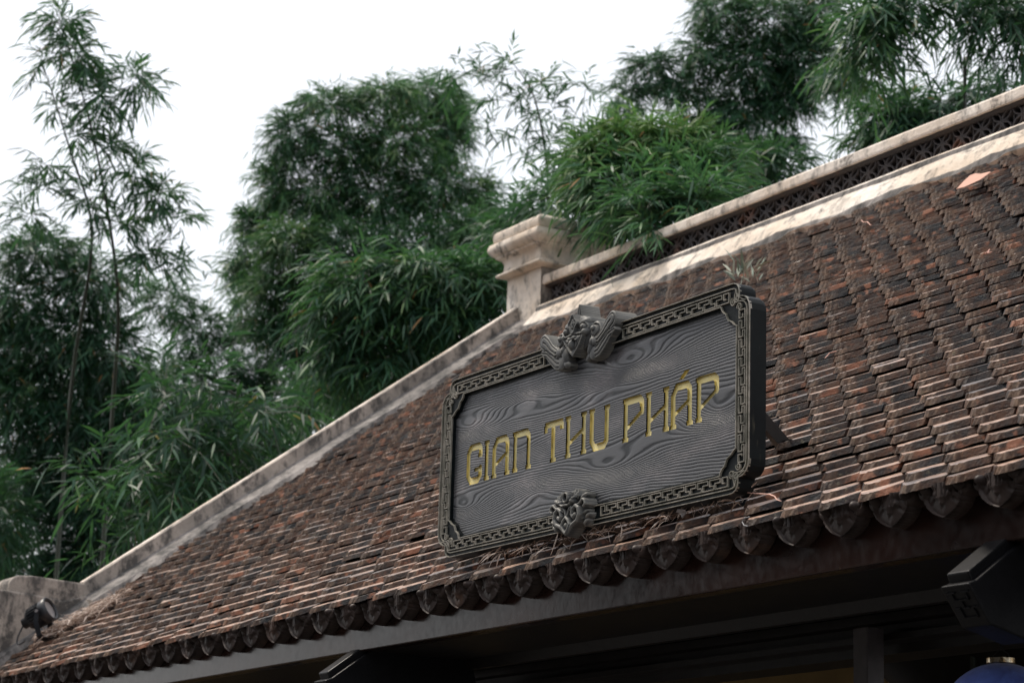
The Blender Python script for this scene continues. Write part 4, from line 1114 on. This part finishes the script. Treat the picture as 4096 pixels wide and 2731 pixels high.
bamboo('airy bamboo between the left mass and the central crown, sky showing through',
       [(165, 300, 19, 30, 26, 60, .3), (200, 330, 19, 30, 30, 70, .28), (240, 290, 19, 16, 22, 30, .3), (185, 380, 19, 40, 34, 110, .25), (235, 350, 19, 26, 30, 60, .25), (250, 400, 19, 34, 34, 110, .22), (200, 430, 18, 40, 34, 120, .2), (150, 470, 18, 40, 34, 120, .2), (270, 350, 19, 22, 34, 50, .25), (265, 440, 18, 40, 30, 110, .22), (330, 380, 19, 40, 34, 120, .2), (180, 520, 18, 40, 34, 120, .15), (225, 480, 18, 36, 34, 100, .18), (130, 540, 18, 36, 34, 100, .15), (220, 440, 20, 80, 40, 160, .08), (160, 500, 20, 80, 50, 180, .06), (290, 400, 20, 60, 40, 140, .08)],
       [[(200, 520, 19), (205, 400, 19), (170, 300, 19)], [(280, 500, 19), (262, 380, 19), (242, 285, 19)]], leafL=.085, dens=2.3)
bamboo('big rounded bamboo crown in the middle of the background',
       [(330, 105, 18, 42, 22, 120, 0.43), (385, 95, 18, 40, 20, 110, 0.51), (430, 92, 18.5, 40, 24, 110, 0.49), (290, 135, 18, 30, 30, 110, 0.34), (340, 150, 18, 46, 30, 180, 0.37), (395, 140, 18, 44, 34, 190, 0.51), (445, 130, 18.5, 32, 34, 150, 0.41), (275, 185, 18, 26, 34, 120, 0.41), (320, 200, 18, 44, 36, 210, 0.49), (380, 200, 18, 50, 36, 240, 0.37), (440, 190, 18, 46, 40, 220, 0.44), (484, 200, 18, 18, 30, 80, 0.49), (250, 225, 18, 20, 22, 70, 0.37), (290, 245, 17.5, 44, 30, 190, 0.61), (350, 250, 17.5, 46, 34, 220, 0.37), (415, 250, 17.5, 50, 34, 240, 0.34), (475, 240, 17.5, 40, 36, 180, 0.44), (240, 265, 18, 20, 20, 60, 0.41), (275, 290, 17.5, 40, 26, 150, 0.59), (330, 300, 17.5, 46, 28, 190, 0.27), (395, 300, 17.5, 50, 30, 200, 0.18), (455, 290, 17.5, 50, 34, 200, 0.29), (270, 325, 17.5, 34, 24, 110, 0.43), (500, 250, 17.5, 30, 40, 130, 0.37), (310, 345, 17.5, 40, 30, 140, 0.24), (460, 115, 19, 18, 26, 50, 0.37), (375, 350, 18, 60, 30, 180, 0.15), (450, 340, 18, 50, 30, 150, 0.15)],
       [[(380, 400, 18.3), (370, 300, 18.2), (350, 190, 18.1), (335, 110, 18)], [(430, 400, 18.4), (440, 260, 18.3), (430, 110, 18.3)], [(330, 400, 18), (325, 310, 17.8), (290, 240, 17.8)]], leafL=.070, dens=2.3)
bamboo('low bright bamboo fronds drooping left of the plaster pier',
       [(360, 275, 14, 34, 22, 60, .45), (420, 270, 14, 36, 20, 60, .42), (470, 280, 14, 30, 24, 60, .38), (345, 310, 14, 34, 26, 70, .35), (400, 310, 14, 44, 28, 90, .35), (460, 320, 14, 40, 32, 90, .32), (335, 350, 14, 26, 28, 50, .32), (385, 360, 14, 44, 28, 80, .28), (350, 390, 14.5, 30, 22, 50, .28), (430, 370, 14.5, 30, 22, 40, .22), (500, 300, 14, 16, 30, 30, .35), (310, 400, 15, 30, 26, 50, .22)],
       [[(400, 420, 14.4), (410, 350, 14.3), (395, 290, 14.2)]], leafL=.108, dens=1.9)
bamboo('long leaved bamboo branch reaching out above the left half of the verge',
       [(165, 395, 12.5, 18, 26, 26, .18, .125), (210, 385, 12.5, 24, 18, 24, .18, .125), (215, 420, 12.5, 20, 22, 22, .15, .125), (265, 410, 12.5, 24, 26, 30, .16, .125), (180, 440, 12.2, 34, 18, 34, .18, .125), (140, 470, 12.2, 32, 18, 30, .20, .125), (100, 480, 12.2, 18, 14, 14, .20, .125), (225, 450, 12.4, 34, 18, 34, .15, .125), (180, 485, 12.2, 34, 20, 36, .18, .125), (130, 510, 12.2, 18, 20, 16, .18, .125), (230, 480, 12.5, 30, 20, 24, .12, .125), (165, 525, 12.5, 28, 20, 22, .13, .125), (120, 545, 12.5, 22, 18, 14, .15, .125)],
       [[(250, 520, 12.9), (230, 455, 12.6), (170, 460, 12.4), (110, 480, 12.3)], [(280, 470, 12.8), (250, 405, 12.6), (200, 380, 12.5)]], leafL=.15, dens=.85, tlen=1.1)
bamboo('thin sparse bamboo sprays against the white sky above the centre',
       [(455, 72, 16, 14, 8, 7, .4), (485, 80, 16, 16, 8, 8, .4), (510, 70, 16, 16, 14, 12, .35), (540, 85, 16, 16, 14, 12, .35), (500, 100, 16, 16, 12, 8, .35), (530, 115, 16, 20, 16, 14, .35), (555, 110, 16, 12, 16, 9, .3), (520, 140, 16, 14, 10, 8, .35), (550, 140, 16, 14, 14, 10, .35), (490, 130, 16, 10, 14, 6, .3), (585, 90, 16, 14, 14, 10, .3)],
       [[(545, 260, 16.2), (548, 180, 16.1), (535, 100, 16), (512, 62, 16)]], leafL=.105, bright=.35, dens=1.0)
bamboo('bright spiky bamboo bush spilling over the plaster ridge cap',
       [(636, 142, 12.4, 40, 18, 90, .80), (605, 158, 12.4, 32, 22, 90, .72), (676, 150, 12.4, 38, 22, 110, .76), (585, 168, 12.6, 22, 20, 60, .48), (618, 180, 12.2, 40, 24, 120, .46), (675, 178, 12.1, 44, 24, 130, .46), (708, 164, 12.4, 26, 20, 80, .52), (606, 204, 12.2, 20, 12, 30, .38), (640, 206, 11.7, 36, 14, 60, .36), (695, 202, 11.6, 34, 14, 56, .40), (715, 190, 11.9, 20, 12, 36, .42), (620, 226, 12.4, 26, 10, 26, .34), (660, 228, 11.5, 20, 10, 14, .36), (552, 200, 14, 18, 16, 40, .28), (520, 222, 14.5, 26, 18, 50, .2), (500, 250, 15, 26, 24, 60, .2)],
       [[(640, 260, 12.8), (645, 220, 12.8), (640, 150, 12.6)], [(690, 250, 12.8), (690, 200, 12.8), (700, 150, 12.6)]], leafL=.098, droop=.22, tlen=.9, dens=1.9)
bamboo('tall dark bamboo crown above the ridge at the upper right',
       [(720, 10, 17, 34, 26, 110, .30), (770, 20, 17, 44, 36, 190, .28), (820, 10, 17, 30, 30, 120, .30), (700, 50, 17, 28, 26, 90, .35), (750, 65, 17, 46, 34, 200, .25), (805, 60, 17, 36, 40, 190, .20), (650, 65, 17, 32, 16, 60, .25), (630, 90, 17, 22, 16, 40, .3), (680, 90, 17, 40, 22, 110, .28), (740, 110, 17, 50, 26, 170, .28), (785, 100, 17, 34, 24, 110, .18), (770, 145, 17, 40, 20, 110, .25), (845, 85, 16, 26, 20, 80, .30), (700, 130, 17, 34, 20, 80, .35), (625, 110, 17.5, 22, 16, 40, .3)],
       [[(770, 220, 17.4), (775, 120, 17.3), (760, 10, 17.1)], [(720, 240, 17.4), (700, 120, 17.2), (690, 40, 17.1)]], leafL=.070, dens=2.0)
bamboo('drooping bright bamboo fronds hanging in at the upper right corner',
       [(862, 40, 13, 16, 26, 50, .55), (880, 18, 13, 26, 18, 70, .42), (915, 4, 13, 26, 12, 44, .32), (955, 2, 13, 26, 10, 30, .25), (1000, 8, 13, 26, 22, 60, .22), (1020, 24, 13, 16, 20, 40, .2), (1018, 55, 13, 10, 12, 12, .2), (870, 72, 13, 10, 16, 18, .5), (975, 20, 13, 14, 16, 16, .2)],
       [[(965, 112, 13.3), (968, 60, 13.2), (974, 10, 13.1), (960, -40, 13)]], leafL=.105, dens=1.4)
bamboo('low bamboo foliage peeping over the ridge cap at the right',
       [(878, 118, 14.5, 18, 14, 50, .38), (908, 110, 14.5, 20, 11, 46, .40), (942, 104, 14.5, 20, 9, 34, .34), (975, 94, 14.5, 16, 9, 26, .25), (998, 88, 14.5, 12, 12, 20, .2), (900, 130, 14.5, 26, 12, 50, .42), (868, 145, 14.5, 14, 8, 26, .45), (935, 118, 14.5, 20, 8, 30, .36), (785, 165, 15.5, 22, 14, 40, .22), (755, 170, 15.5, 22, 18, 60, .2)],
       [[(960, 180, 14.8), (964, 130, 14.7), (962, 90, 14.6)]], leafL=.10)
# a small spray of leaves lying behind the board's upper corner
P = []; D = []; N = []; L = []
c = np.array(px_roof(2975, 1110, .04))
for i in range(34):
    P.append(c + rng.normal(size=3) * np.array([.05, .03, .02])); d = np.array([rng.normal() * .6, rng.normal() * .4, .5 + rng.random() * .8]); D.append(d / np.linalg.norm(d)); N.append(rng.normal(size=3)); L.append(rng.uniform(.06, .13))
P, D, N, L = map(np.array, (P, D, N, L))
me = leaf_mesh(P, D, L, L * .06, N, 'fallen_spray', rng.uniform(.35, .97, len(P)))
me.materials[0] = M['spray']
o = bpy.data.objects.new('fallen_spray', me); COL.objects.link(o); tag(o, 'half dry bamboo spray lying on tiles behind the upper right sign corner', 'leaf spray')
